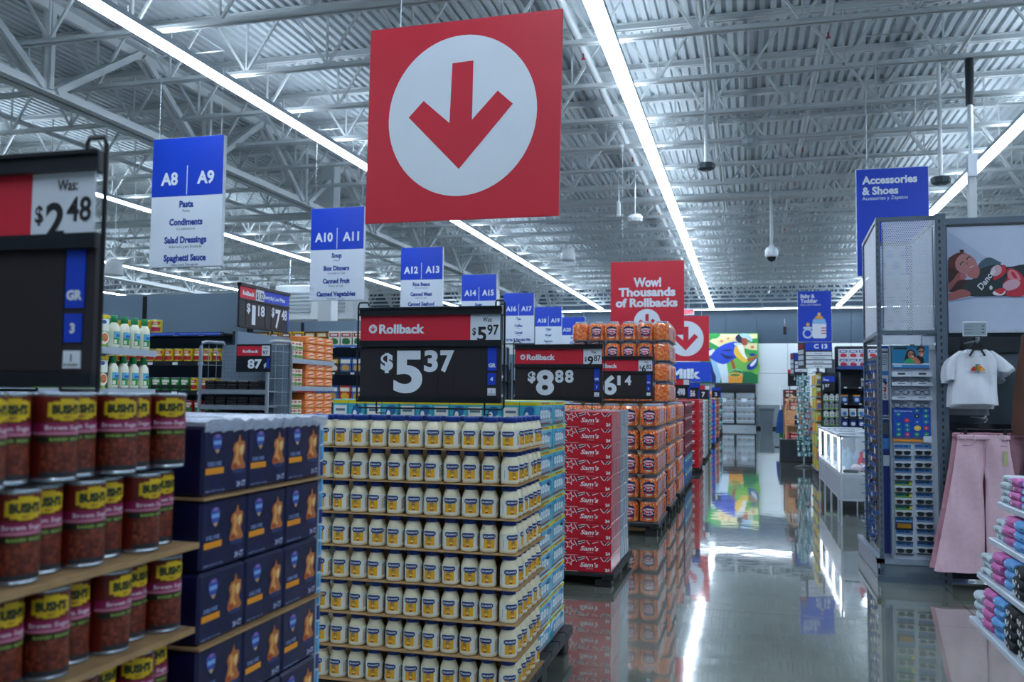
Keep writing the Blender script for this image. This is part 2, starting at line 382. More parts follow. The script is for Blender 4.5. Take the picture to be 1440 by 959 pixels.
# ================= hanging signs =================
def frame_panel(w, h, mface, t=.03, medge=SIGNW):
    return MB().box(-w/2, -t/2, 0, w/2, t/2, h, medge).box(-w/2+.006, -t/2-.001, .006, w/2-.006, t/2+.001, h-.006, mface)
def wires(T, w, h, ztop, inset=.16):
    Yw = T.location.y; jy_ = min(joist_y, key=lambda a: abs(a-Yw)); dy = jy_-Yw
    ztop = 6.262-T.location.z
    hw_ = w/2-inset*w; MB().tube([(-hw_-.02, 0, ztop), (hw_+.02, 0, ztop)], .008, STEEL, 5).build('hanger_bar', T)
    for s in (-1, 1): MB().tube([(s*hw_, -.02 if dy > 0 else .02, ztop), (s*hw_, dy, ztop)], .008, STEEL, 5).build('hanger_bar', T)
    for s in (-1, 1):
        q = MB(); x = s*(w/2-inset*w); q.tube([(x, 0, h-.02), (x, 0, ztop)], .003, STEEL, 5)
        for k in range(3): q.tube([(x-.012, 0, h+.02+.035*k), (x+.012, 0, h+.035+.035*k), (x, 0, h+.05+.035*k)], .003, STEEL, 4)
        q.build('hanging_wire', T)
def arrow_print(mb, cx, cz, R, y, bg=None):
    if bg: mb.poly([(a, y, b) for a, b in ell(cx, cz, R, R, 48)], bg)
    return mb
def arrow_shape(cx, cz, s):
    # coordinates measured off the sign, roundel radius = 1
    pts = [(-.13,.67),(.15,.68),(.15,-.07),(.48,.27),(.68,.09),(-.01,-.68),(-.71,.02),(-.51,.22),(-.15,-.09)]
    return [(cx+a*s, cz+b*s) for a, b in pts]
# big red roundel sign
W_, H_ = 1.31, 1.29
T = thing('hanging_sign', 'huge square red sign with a white circle and red down arrow, hung over the mayonnaise', 'sign', (-1.755, 5.3, 2.70), rz=-.055); T.rotation_euler = (0, .012, -.055)
s = frame_panel(W_, H_, RED, .02, RED); s.build('sign_panel', T)
p = MB(); cz = H_*.52
for yy in (-.0125, .0125): p.poly([(a, yy, b) for a, b in ell(.0, cz, .505, .52, 64)], SIGNW)
p.build('white_circle', T, label='white round print')
p = MB()
for yy in (-.014, .014): p.poly([(a, yy, b) for a, b in arrow_shape(0, cz, .51)], RED)
p.build('arrow', T, label='red arrow pointing down')
wires(T, W_, H_, 6.25-2.69)
def square_sign(name, lab, loc, w, h, lines=None, zt=6.25):
    T = thing(name, lab, 'sign', loc); frame_panel(w, h, RED, .02, RED).build('sign_panel', T); wires(T, w, h, zt-loc[2]); return T
P = (at(859, 369, 15), at(962, 369, 15)); w = P[1].x-P[0].x
T = square_sign('hanging_sign', 'red square sign reading Wow! Thousands of Rollbacks in white letters', ((P[0].x+P[1].x)/2, 15, 2.62), w, P[0].z-2.62)
for t, y, x0, x1, hh in (('Wow!', 397, 891, 930, 14), ('Thousands', 411, 870, 950, 13), ('of Rollbacks', 426, 866, 953, 13)):
    a = at(x0, y, 15); b = at(x1, y, 15); p = MB()
    p.text(t, ((a.x+b.x)/2-(P[0].x+P[1].x)/2, -.013, a.z-2.62), SIGNW, h=hh*15.2/1250*.9, w=b.x-a.x, bold=.045, res=3); p.build('lettering', T)
p = MB(); p.poly([(a, -.0125, b) for a, b in ell(.0, .22, .22, .22, 32)], SIGNW); p.poly([(a, -.0135, b) for a, b in arrow_shape(0, .22, .2)], RED); p.build('arrow_roundel', T)
A = at(997, 444, 24); z0 = at(997, 508, 24).z; w = A.z-z0
T = square_sign('hanging_sign', 'distant square red arrow sign hanging left of the harvest mural', (A.x-w/2, 24, z0), w, w)
p = MB(); p.poly([(a, -.0125, b) for a, b in ell(0, w/2, w*.385, w*.39, 48)], SIGNW); p.build('white_circle', T)
p = MB(); p.poly([(a, -.014, b) for a, b in arrow_shape(0, w/2, w*.39)], RED); p.build('arrow', T)
# aisle signs
AIS = [('A8', 'A9', ['Pasta', 'Pasta', 'Condiments', 'Condimentos', 'Salad Dressings', 'Aderezos para Ensalada', 'Spaghetti Sauce', 'Salsa para Espagueti']),
 ('A10', 'A11', ['Soup', 'Sopas', 'Box Dinners', 'Comidas en Caja', 'Canned Fruit', 'Frutas en Lata', 'Canned Vegetables', 'Verduras en Lata']),
 ('A12', 'A13', ['Rice Beans', 'Arroz y Frijoles', 'Canned Meat', 'Carne en Lata', 'Canned Seafood', 'Pescados y Mariscos Enlatados', 'International', 'Internacional']),
 ('A14', 'A15', ['Sugar', 'Azucar', 'Baking', 'Reposteria', 'Spices', 'Especias', 'Oil', 'Aceite']),
 ('A16', 'A17', ['Tea', 'Te', 'Coffee', 'Cafe', 'Cereal', 'Cereal', 'Syrup & Pancake Mix', 'Jarabe y Harina']),
 ('A18', 'A19', ['Chips', 'Papas', 'Bread', 'Pan', 'Popcorn', 'Palomitas']),
 ('A20', 'A21', ['Soda', 'Soda', 'Water', 'Agua', 'Juice', 'Jugo'])]
for i, (l, r, tx) in enumerate(AIS):
    px = [(215.5, 194, 315, 358), (438, 292.5, 512.5, 413), (564, 348, 623, 448), (649.5, 386, 698.5, 470), (708.5, 412, 751, 487), (753, 431.5, 790, 494), (789, 446, 823, 502)][i]
    Yd = 10.5+3.66*i; cx = (px[0]+px[2])/2; a = at(px[0], (px[1]+px[3])/2, Yd); b = at(px[2], (px[1]+px[3])/2, Yd); w = b.x-a.x
    zt = at(cx, px[1], Yd).z; zb = zt-w*1.61
    T = thing('aisle_sign', 'blue and white hanging aisle sign reading %s and %s' % (l, r), 'sign', ((a.x+b.x)/2, Yd, zb), group='hanging aisle signs'); h = zt-zb
    MB().box(-w/2, -.035, 0, w/2, .035, h, SIGNW).build('sign_panel', T)
    MB().box(-w/2+.003, -.037, h*.545, w/2-.003, .037, h-.003, BLUE).build('blue_header', T)
    q = MB(); q.box(-.006, -.039, h*.555, .006, -.037, h*.78, SIGNW)
    q.text(l, (-w*.25, -.039, h*.685), SIGNW, h=w*.155, bold=.035, sx=.92, res=3); q.text(r, (w*.26, -.039, h*.685), SIGNW, h=w*.155, bold=.035, sx=.92, res=3)
    q.build('aisle_numbers', T)
    n_ = len(tx)//2
    for k in range(n_):
        q = MB()
        z = h*(.49-k*.138)-.01; big = tx[2*k]
        q.text(big, (0, -.036, z), M('1c3f9a', .5), h=w*.08, sx=.86, bold=.05)
        q.build('lettering', T); q = MB(); q.text(tx[2*k+1], (0, -.036, z-w*.085), M('5b6b80', .5), h=w*.035, bold=.01, res=1); q.build('lettering', T)
    wires(T, w, h, 6.25-zb, .06)
# department signs on the right
def dept(lab, px, Yd, lines, icon=None):
    a = at(px[0], (px[1]+px[3])/2, Yd); b = at(px[2], (px[1]+px[3])/2, Yd); w = b.x-a.x; cx = (px[0]+px[2])/2; zt = at(cx, px[1], Yd).z; zb = at(cx, px[3], Yd).z; h = zt-zb
    T = thing('department_sign', lab, 'sign', ((a.x+b.x)/2, Yd, zb)); frame_panel(w, h, BLUE, .05, M('c8d4e6', .4)).build('sign_panel', T)
    for t, fx, fz, fw, fh in lines:
        q = MB(); q.text(t, (-w/2+fx*w, -.028, h*(1-fz)), SIGNW, h=fh*h, w=fw*w, al='l', bold=.04 if fh > .035 else .005, res=3); q.build('lettering', T)
    wires(T, w, h, 6.25-zb); return T, w, h
T, w, h = dept('tall blue hanging sign reading Accessories & Shoes above the perforated fixture', (1204, 236.5, 1306.5, 388), 12, [('Accessories', .085, .105, .76, .072), ('& Shoes', .085, .205, .5, .072), ('Accesorios y Zapatos', .085, .275, .63, .035)])
q = MB(); q.prism(smooth_poly([(-.33*w, .02*h), (-.4*w, .03*h), (-.4*w, .2*h), (-.36*w, .22*h), (-.33*w, .12*h), (-.1*w, .07*h), (-.08*w, .02*h)]), -.0, -.027, M('b9c8ea', .5)); q.build('shoe_picture', T)
T, w, h = dept('small blue hanging sign reading Baby & Toddler with a bottle and dummy picture', (1121.5, 409, 1169.5, 481), 24, [('Baby &', .09, .1, .42, .075), ('Toddler', .09, .195, .5, .075), ('Bebe y Nino Pequeno', .09, .27, .6, .035)])
q = MB(); f = lambda x, y: (-w/2+(x-184)/205*w, h-(y-38)/312*h)
art(q, [('b9c8ea', ell(244, 298, 31, 31, 24)), ('0a3fc4', ell(244, 298, 20, 20, 24)), ('b9d6f0', [(218, 258), (270, 258), (272, 270), (216, 270)]), ('e9b35c', ell(246, 244, 11, 12)), ('dfe6f2', [(272, 235), (356, 235), (356, 320), (345, 328), (284, 328), (272, 320)]), ('8cc0ec', [(276, 212), (350, 212), (356, 240), (272, 240)]), ('e9a94c', [(282, 210), (344, 210), (330, 192), (298, 192)]), ('f0c080', ell(314, 182, 10, 11)), ('c02a4a', [(326, 262), (356, 262), (356, 268), (326, 268)]), ('c02a4a', [(326, 278), (356, 278), (356, 284), (326, 284)]), ('c02a4a', [(326, 294), (356, 294), (356, 300), (326, 300)])], f, -.0275)
q.build('baby_bottle_picture', T)
# Milk wall sign
a = at(1000, 509, 45.9); b = at(1000, 537, 45.9)
T = thing('wall_sign', 'blue Milk sign on the back wall left of the mural', 'sign', (a.x-1.9, 45.9, b.z)); w = 3.8; h = a.z-b.z
MB().box(-w/2, -.03, 0, w/2, .0, h, BLUE).build('sign_panel', T); MB().text('Milk', (w/2-.52, -.035, h*.42), SIGNW, h=h*.47, w=1.5, al='r', bold=.05, res=3).build('lettering', T)
MB().box(-.9, .0, h*.4, -.8, .6, h*.6, DKGREY).box(.8, .0, h*.4, .9, .6, h*.6, DKGREY).build('wall_bracket', T)
# harvest mural
a = at(985, 469, 46.4); b = at(1066.5, 539, 46.4); 
T = thing('mural', 'bright wall mural of a farm worker in blue picking berries with a yellow pail', 'mural', (0, 46.4, 0))
MB().box(a.x, 0, b.z, b.x, .1, a.z, M('4fae3c', .5, var=0)).build('panel', T)
f = lambda x, y: (at(930+x/8.72, 430+y/8.72, 46.4).x, at(930+x/8.72, 430+y/8.72, 46.4).z)
q = MB(); K = 1
art(q, [('2f9e4b', [(480, 345), (1175, 345), (1175, 945), (480, 945)]), ('f3e6b8', [(575, 345), (1175, 345), (1175, 560), (1000, 520), (800, 560), (575, 430)], 0), ('35a14c', [(575, 345), (720, 345), (690, 395), (620, 410), (575, 440)], 1), ('ecd9a0', [(700, 400), (900, 380), (880, 450), (700, 470)], 1), ('e98a4e', ell(740, 435, 22, 14)), ('e98a4e', ell(818, 402, 16, 12)), ('e98a4e', ell(1115, 505, 22, 16)), ('2f9e4b', [(1060, 420), (1175, 400), (1175, 455), (1080, 450)], 1), ('35a14c', [(990, 520), (1100, 540), (1175, 550), (1175, 620), (1000, 600)], 1),
 ('78c256', [(790, 600), (1050, 600), (1175, 640), (1175, 840), (800, 860)], 1), ('16784a', [(830, 830), (960, 800), (1100, 810), (1175, 850), (1175, 945), (820, 945)], 0), ('1c48b8', ell(605, 550, 36, 22)), ('e8eef6', [(575, 560), (650, 530), (640, 590), (580, 610)], 1),
 ('17327a', [(600, 640), (700, 700), (690, 945), (620, 945)], 0), ('a9d4f0', [(600, 650), (690, 660), (780, 720), (720, 945), (670, 945), (670, 870), (640, 800)], 0), ('dff0fa', [(680, 690), (800, 690), (830, 880), (822, 945), (740, 945), (735, 880)], 0),
 ('2c4fd0', [(605, 640), (640, 570), (720, 500), (820, 455), (930, 445), (960, 540), (930, 620), (850, 680), (770, 715), (700, 700)], 1), ('1a2c6a', [(720, 580), (800, 610), (880, 620), (850, 645), (790, 645)], 1), ('1a2c6a', [(740, 545), (830, 535), (880, 545), (800, 555)], 1),
 ('f6c445', [(890, 560), (910, 490), (980, 480), (1020, 520), (1020, 610), (1065, 640), (1065, 680), (1010, 695), (950, 650), (900, 600)], 1), ('f2f4e8', [(930, 480), (1000, 485), (1020, 560), (1040, 620), (1060, 650), (1020, 640), (960, 560)], 1), ('b5653a', [(1060, 640), (1140, 625), (1165, 590), (1172, 640), (1120, 665), (1065, 680)], 1),
 ('b5653a', [(850, 680), (880, 665), (915, 770), (915, 800), (885, 790)], 1), ('1d2440', [(910, 400), (930, 360), (975, 345), (1010, 390), (990, 470), (940, 450)], 1), ('a8523a', [(985, 400), (1040, 395), (1058, 440), (1030, 480), (992, 470)], 1), ('a9cdf2', [(960, 345), (1060, 345), (1100, 390), (1118, 430), (1095, 440), (1050, 400), (990, 390)], 1), ('c9dff2', [(890, 460), (960, 455), (990, 470), (920, 490)], 1),
 ('f5a53c', [(820, 850), (1005, 840), (990, 945), (825, 945)], 0), ('f9c86a', ell(912, 845, 92, 28)), ('7a9440', ell(905, 850, 60, 16)), ('1a2fa0', ell(1115, 600, 36, 16)), ('1a2fa0', [(1050, 740), (1100, 690), (1172, 640), (1172, 730), (1120, 780), (1060, 780)], 1), ('e8eef6', [(1090, 720), (1165, 650), (1150, 710), (1105, 745)], 1)], f, -.002, .002)
q.build('printed_picture', T)
q = MB(); pts = [f(835+14*k*.85, 0) for k in range(3)]
arc = [f(915+88*math.cos(t), 850-70*math.sin(t)) for t in [PI*k/12 for k in range(13)]]
q.tube([(a, -.1, b) for a, b in arc], .025, M('6cc3b8', .5), 5); q.build('pail_handle_print', T)
# ================= price signs =================
def price_sign(lab, X, Y, Z, w, h, dollars, cents, was, big='GR', num='4', rz=0, clip=False, hdr='roll', drop=.06):
    """black framed price holder, x from left edge 0..w"""
    T = thing('price_sign', lab, 'sign', (X, Y, Z), rz)
    f = MB(); FB = M('121a22', .35); rail = h*.085
    f.box(0, -.012, h-rail, w, .022, h, FB).box(0, -.02, h-rail, w, -.012, h-rail*.75, FB).box(0, -.02, h-rail*.2, w, -.012, h, FB)
    f.box(0, -.012, h*.585, w, .022, h*.65, FB); f.box(0, -.018, h*.585, w, -.012, h*.605, FB); f.box(0, -.012, 0, w, .022, h*.06, FB); f.box(0, -.02, 0, w, -.012, h*.018, FB)
    f.build('frame', T)
    MB().box(.004, 0, h*.03, w-.004, .012, h*.6, M('262329', .5)).build('backing_board', T)
    r = .005
    wf = MB(); wf.tube([(-.012, .0, .0), (-.012, .0, h+.012), (-.005, .0, h+.028), (w*.05, .0, h+.028), (w*.06, .0, h+.018), (w*.06, .0, h+.01)], r, BLACK, 6)
    wf.tube([(w*.955, .0, h+.0), (w*.955, .0, h+.018), (w*.96, .0, h+.028), (w+.006, .0, h+.028), (w+.012, .0, h+.012), (w+.012, .0, -.02), (w+.0, .0, -.03), (0, .0, -.03), (-.012, .0, -.01)], r, BLACK, 6)
    for x_ in (.12, .88): wf.tube([(w*x_, .015, 0), (w*x_, .015, -drop+.003), (w*x_, .12, -drop+.003)], .004, BLACK, 5)
    wf.build('wire_stand', T)
    y = -.002; c1 = .784
    if hdr == 'roll':
        MB().box(.003, y, h*.65, w*c1, y+.006, h-rail, RED).build('red_header', T)
        q = MB(); q.poly([(a, y-.001, b) for a, b in ell(w*.095, h*.775, h*.048, h*.048, 20)], SIGNW); q.poly([(a, y-.002, b) for a, b in arrow_shape(w*.095, h*.775, h*.043)], RED)
        q.text('Rollback', (w*.14, y-.001, h*.775), SIGNW, h=h*.095, w=w*.325, al='l', bold=.04, res=3); q.build('rollback_lettering', T)
        MB().box(w*c1, y-.001, h*.65, w*.985, y+.005, h-rail, SIGNW).build('was_price_card', T)
        q = MB(); K = M('141a22', .5); cx = w*.885
        q.text('Was:', (cx+w*.015, y-.002, h*.862), K, h=h*.048, sx=.75, bold=.015, res=3)
        q.text('$', (w*.797, y-.002, h*.742), K, h=h*.075, al='l', sx=.8, bold=.02, res=3); q.text(was[0], (w*.832, y-.002, h*.715), K, h=h*.15, al='l', w=w*.062*len(was[0]), bold=.03, res=4); q.text(was[1], (w*.9, y-.002, h*.758), K, h=h*.105, al='l', w=w*.078, bold=.02, res=3)
        q.build('was_price_lettering', T)
    # digits on their own black cards
    nd = 0; cards = [.155, .27, .4, .56, .72] 
    for k, (a, b) in enumerate(((.135, .235), (.237, .445), (.447, .56), (.562, .675), (.677, .9))): MB().box(w*a, y, h*.07, w*b, y+.003, h*.575, M('221f24', .45)).build('number_card', T)
    q = MB(); yy = y-.001
    if dollars: q.text('$', (w*.155, yy, h*.43), SIGNW, h=h*.17, al='l', w=w*.09, bold=.05, res=3)
    if dollars: q.text(dollars, (w*.25, yy, h*.335), SIGNW, h=h*.43, al='l', w=w*(.205 if dollars != '1' else .1), bold=.035, res=5)
    for k, cc in enumerate(cents): q.text(cc, (w*(.465+.113*k), yy, h*.44), SIGNW, h=h*.215, al='l', w=w*(.097 if cc != '1' else .05), bold=.04, res=4)
    q.build('price_digits', T)
    MB().box(w*.905, y-.001, h*.335, w*.965, y+.004, h*.58, BLUE).box(w*.905, y-.001, h*.19, w*.96, y+.004, h*.31, BLUE).text(big, (w*.935, y-.002, h*.39), SIGNW, h=h*.04, bold=.05).text(num, (w*.933, y-.002, h*.25), SIGNW, h=h*.04, bold=.05).build('blue_department_tag', T)
    MB().box(w*.905, y-.001, h*.08, w*.96, y+.004, h*.155, SIGNW).text('1', (w*.932, y-.002, h*.125), BLACK, h=h*.03).text('8102451', (w*.932, y-.002, h*.095), BLACK, h=h*.012, w=w*.045).build('barcode_tag', T)
    return T
price_sign('black price sign reading Rollback $5.37 standing on the mayonnaise jars', -1.938, 4.25, 1.555, .765, .485, '5', '37', ('5', '97'))
price_sign('black price sign reading Rollback $8.88 behind the blue cartons', -1.955, 7.5, 1.55, .775, .485, '8', '88', ('9', '87'), num='1', drop=.078)
price_sign('black price sign reading Rollback $6.14 in front of the cheese ball barrels', -1.82, 10.36, 1.56, .775, .5, '6', '14', ('6', '82'), num='2', drop=.051)
T = price_sign('large blurred black price sign at the left edge with Was: $2.48', -1.995, 1.49, 1.605, .745, .475, '', '', ('2', '48'), num='3', drop=.008)
# ================= pallets =================
def pallet(lab, xr, xl, yf, yb, h=.13):
    T = thing('pallet', lab, 'pallet', ((xr+xl)/2, (yf+yb)/2, 0)); hx = (xr-xl)/2; hy = (yb-yf)/2; B_ = M('1a1e22', .55, bump=.2)
    d = MB(); n = 7
    for k in range(n):
        MB().cbox(-hx, -hy+2*hy*k/n+.006, h-.03, hx, -hy+2*hy*(k+1)/n-.006, h, B_, .003).build('deck_slat', T)
    for k in (-1, 0, 1): MB().box(-hx+ (k+1)*(hx-.05), -hy, h-.055, -hx+(k+1)*(hx-.05)+.1, hy, h-.03, B_).build('stringer', T)
    for i in (-1, 0, 1):
        for j in (-1, 0, 1): MB().cbox(i*(hx-.09)-.07, j*(hy-.09)-.07, 0, i*(hx-.09)+.07, j*(hy-.09)+.07, h-.055, B_, .01).build('foot', T)
    return T
GRP = {}
# ---------- mayonnaise ----------
def jar():
    R = .0452; body = MB(); cream = M('efe6c6', .28, var=.02, coat=.4)
    body.lathe([(.028, .0), (.040, .001), (.0445, .006), (R, .014), (R, .088), (.0445, .096), (.041, .108), (.036, .122), (.032, .131), (.0315, .136)], cream, 24)
    o = body.build('mayonnaise_jar'); tag(o, 'x', 'jar')
    lid = MB(); LB = M('12388f', .35, var=.03); lid.lathe([(.034, .134), (.0355, .135), (.0355, .157), (.0335, .160), (.0, .160)], LB, 24)
    for k in range(24):
        t = 2*PI*k/24; lid.box(.0355*math.cos(t)-.0008, .0355*math.sin(t)-.0008, .137, .0355*math.cos(t)+.0008, .0355*math.sin(t)+.0008, .155, LB)
    lid.build('lid', o)
    lb = MB(); r0 = R+.0004; c = -PI/2; d2 = math.radians
    lb.patch(r0, c-d2(85), c+d2(125), .015, .0955, M('e6ebe4', .35, var=.02), 24)
    lb.patch(r0+.0003, c-d2(35), c+d2(35), .022, .068, M('f0b429', .4, var=.04), 8)
    nb = M('142f74', .4)
    lb.patch(r0+.0005, c-d2(42), c+d2(42), .072, .088, nb, 8); lb.patch(r0+.0005, c-d2(35), c+d2(35), .088, .0915, nb, 8); lb.patch(r0+.0005, c-d2(34), c+d2(34), .067, .072, nb, 6); lb.patch(r0+.0006, c-d2(12), c+d2(12), .061, .065, nb, 3)
    for a in (-20, -10, 0, 10, 20): lb.patch(r0+.0008, c+d2(a-1.5), c+d2(a+1.5), .062, .0695, M('5f9ad0', .4), 1)
    lb.text('HELLMANN\'S', (0, 0, .080), M('e8eef6', .4), h=.0085, w=.056, wrap=(r0+.0009, c), bold=.03, res=1)
    lb.text('REAL', (0, 0, .054), nb, h=.006, w=.02, wrap=(r0+.0009, c), bold=.04, res=1); lb.text('MAYONNAISE', (0, 0, .0465), M('7a6a20', .5), h=.003, w=.03, wrap=(r0+.0009, c), bold=.03, res=1)
    lb.patch(r0+.0007, c-d2(9), c+d2(9), .026, .034, M('a5552a', .4), 4); lb.patch(r0+.0009, c-d2(5), c+d2(5), .033, .038, M('f2e6c8', .4), 3)
    lb.patch(r0+.0004, c+d2(66), c+d2(72), .024, .078, M('e08a30', .4), 1)
    for k in range(9): lb.patch(r0+.0004, c+d2(76), c+d2(96), .028+k*.0065, .0315+k*.0065, M('3f6f7f', .4) if k % 3 else M('2f8a5a', .4), 3)
    lb.patch(r0+.0004, c-d2(64), c-d2(61), .03, .07, M('7f93a0', .4), 1)
    lb.build('label', o); return o
PJ = Proto(jar(), 'mayonnaise jars in the stack under the $5.37 sign')
MF, MX, PH = 4.18, -1.075, .1655
pallet('black plastic pallet under the mayonnaise jars and blue cartons', -1.07, -2.34, 4.17, 5.62, .155)
ztop = 1.327
for r in range(8):
    z = ztop-r*PH+.002
    tb = MB(); dz = .0
    bx, by = MX+.012, MF-.012; tb.box(-2.31, by, z-.0065, bx, 4.78, z-.0015, KRAFT)
    tag(tb.build('tray_board'), 'thin brown card tier sheet under the mayonnaise jars of the %s' % row(r), 'board', 'card sheets between the mayonnaise rows')
    for i in range(12):
        x = MX-.047-i*.0985+random.uniform(-.003, .003); yaw = random.uniform(-.22, .3)
        if i == 0: yaw = [.0, .75, .6, .8, .45, .7, .55, .5][r]
        if r == 4 and i == 1: x -= .008
        PJ.put((x, MF+.047+random.uniform(0, .006), z-.001), yaw, 'blue-lidded mayonnaise jar, front face, %s, %s from the right corner' % (row(r), nth(i+1) if i else 'first') if i else 'blue-lidded mayonnaise jar at the right front corner, %s' % row(r))
    for j in range(1, 6):
        PJ.put((MX-.047+random.uniform(-.004, .003), MF+.047+j*.1, z-.001), PI/2+random.uniform(-.5, .2), 'blue-lidded mayonnaise jar, aisle side, %s, %s behind the corner jar' % (row(r), nth(j-1)))
    if r == 0:
        for i in range(1, 12): PJ.put((MX-.047-i*.0985, MF+.047+.1, z-.001), random.uniform(-.3, .3), 'mayonnaise jar in the second line back, only lid showing, %s from the right' % nth(i))
# ---------- blue cartons ----------
def blue_carton(dx, dy, h):
    T = MB(); CY = M('3fb4d2', .4, var=.12, scale=18, coat=.3); YL = M('d9d020', .45); WH = M('e8f2f6', .4); 
    T.cbox(-dx/2, -dy/2, 0, dx/2, dy/2, h, CY, .006); o = T.build('drink_carton_pack'); tag(o, 'x', 'carton')
    b = MB(); e = .0008
    b.box(-dx/2-e, -dy/2-e, h*.82, dx/2+e, dy/2+e, h-.005, YL)
    b.box(-dx/2+.006, -dy/2+.006, h-.005, dx/2-.006, dy/2-.006, h+.0005, YL)
    b.text('FREE GIFT INSIDE', (dx/2+.0015, 0, h*.91), M('c9521e', .5), h=h*.08, w=dy*.5, u=(0, 1, 0), res=1, bold=.04); b.build('yellow_band', o)
    q = MB()
    # side facing the aisle: white bottles, pale text block, maroon line
    fy = lambda x, y: (x, y)
    art(q, [('2a7fc0', ell(-dy*.28, h*.5, dy*.1, h*.3, 16)), ('1d6ab0', ell(dy*.3, h*.62, dy*.14, h*.12, 14))], fy, dx/2+.0008, axis='x', sgn=1)
    for k in range(4):
        c = -dy*.27+k*dy*.17
        art(q, [('eef4f8', [(c-dy*.06, h*.3), (c+dy*.06, h*.3), (c+dy*.07, h*.5), (c+dy*.045, h*.62), (c-dy*.045, h*.62), (c-dy*.07, h*.5)], 1), ('2f8fd0', ell(c, h*.66, dy*.03, h*.045, 10)), ('b0d8ea', ell(c, h*.45, dy*.035, h*.07, 10))], fy, dx/2+.0012, axis='x', sgn=1)
    art(q, [('9fa9b4', [(-dy*.4, h*.12), (dy*.42, h*.16), (dy*.42, h*.26), (-dy*.3, h*.24)]), ('8a1f3a', [(-dy*.45, h*.04), (dy*.3, h*.04), (dy*.3, h*.1), (-dy*.45, h*.1)])], fy, dx/2+.0018, axis='x', sgn=1)
    # front: two cells
    y = -dy/2-.001
    for s in (-1, 1):
        c = s*dx/4
        if s < 0: art(q, [('e3edf0', [(c-.04, h*.12), (c+.04, h*.12), (c+.04, h*.74), (c-.04, h*.74)]), ('5b7f9a', [(c-.03, h*.5), (c+.03, h*.5), (c+.03, h*.6), (c-.03, h*.6)]), ('5b7f9a', [(c-.03, h*.3), (c+.03, h*.3), (c+.03, h*.36), (c-.03, h*.36)])], fy, y)
        else: art(q, [('1d6ab0', [(c-.03, h*.2), (c+.02, h*.3), (c+.03, h*.72), (c-.02, h*.7)], 1), ('eef4f8', ell(c-.01, h*.4, .012, h*.15, 10)), ('a6dcec', [(c+.02, h*.1), (c+.042, h*.1), (c+.042, h*.4), (c+.02, h*.4)])], fy, y)
    q.box(-.0015, y-.0012, .004, .0015, y, h-.006, M('1c5f80', .5))
    q.build('printed_label', o); return o
bh = .1415; PB = Proto(blue_carton(.205, .385, bh-.004), 'blue and yellow carton packs')
for r in range(10):
    z = 1.568-(r+1)*bh-.0
    for i in range(6):
        for j in range(2):
            if r > 0 and i > 0: continue
            x = -1.12-.1025-i*.2065+random.uniform(-.004, .004); y = 4.81+.195+j*.392
            side = 'nearer' if j == 0 else 'farther'
            lab = 'cyan drink carton pack with yellow band, aisle side, %s, %s of two' % (row(r), side) if i == 0 else 'cyan carton pack with yellow band, top layer, %s from the aisle corner, %s line' % (nth(i), 'front' if j == 0 else 'rear')
            PB.put((x, y, z), random.uniform(-.008, .008), lab)
tag(MB().box(-2.33, 4.83, .156, -1.335, 5.58, 1.568-bh-.001, KRAFT).box(-2.332, 4.828, .7, -1.334, 5.582, .74, M('c9b48a', .5)).build('carton_core'), 'plain brown bulk carton inside the ring of blue cartons', 'box')
# ---------- cola ----------
def cola():
    w, d, h = .42, .268, .1335; CR = M('c8102e', .38, var=.05, coat=.3)
    o = MB().cbox(-w/2, -d/2, 0, w/2, d/2, h, CR, .005).build('soda_case'); tag(o, 'x', 'case')
    q = MB(); y = -d/2-.0008; WHh = 'e6ecee'; nv = '2a2140'
    f = lambda a, b: (-w/2+a*w, b*h)
    def st(cx, cz, R, r_, rot=.25): return [f(cx+(R if k % 2 == 0 else r_)*math.sin(rot+PI*k/5), cz+(R if k % 2 == 0 else r_)*math.cos(rot+PI*k/5)*3.15) for k in range(10)]
    sh = []
    ident = lambda a, b: (a, b)
    def bar_(a, b, c, d_, wd, col): 
        import math as mm
        L = mm.hypot((c-a)*3.15, d_-b); nx, nz = -(d_-b)/L*wd/3.15, (c-a)*3.15/L*wd
        return (col, [f(a-nx, b-nz), f(c-nx, d_-nz), f(c+nx, d_+nz), f(a+nx, b+nz)])
    for a, b, c, d_ in ((.25,.95,.31,.6),(.33,.7,.47,.86),(.33,.86,.47,.95),(.50,.95,.56,.72),(.62,.78,.74,.9),(.79,.95,.85,.7),(.87,.7,.95,.95),(.92,.7,.99,.9),(0,.6,.08,.3),(.04,.95,.1,.75),(0,.35,.09,.12)): sh.append(bar_(a, b, c, d_, .02, WHh))
    for a, b, c, d_ in ((.28,.92,.34,.62),(.34,.78,.46,.9),(.56,.9,.6,.78),(.84,.93,.88,.78),(.895,.72,.96,.93),(0,.48,.09,.2),(.05,.9,.12,.9)): sh.append(bar_(a, b, c, d_, .035, nv))
    sh += [(WHh, st(.165, .66, .105, .045)), ('c8102e', st(.165, .66, .075, .032)), (WHh, [f(.03, .015), f(.33, .015), f(.33, .035), f(.03, .035)])]
    art(q, sh, ident, y, .0003)
    q.text("Sam's", (w*.05, y-.008, h*.47), M('eef2f4', .4), h=h*.28, w=w*.36, bold=.02, res=3, shear=.35, v=(0, 0, 1.0)); q.text('COLA', (w*.07, y-.008, h*.23), M('d9a9b0', .4), h=h*.09, w=w*.14, bold=.02, res=1)
    q.text('24', (w*.43, y-.008, h*.2), M('eef2f4', .4), h=h*.17, w=w*.09, bold=.06, res=2); q.box(w*.385, y-.0085, h*.07, w*.475, y-.008, h*.085, M('eef2f4', .4))
    q.v = [(a, (-d/2-.0006-.0015*min(1, (y-b)/.008)) if b < y else b, c) for a, b, c in q.v]
    q.build('printed_front', o); return o
PC = Proto(cola(), 'red soda cases stacked on the pallet')
CX, CY, CHH = -1.10, 7.48, .1345
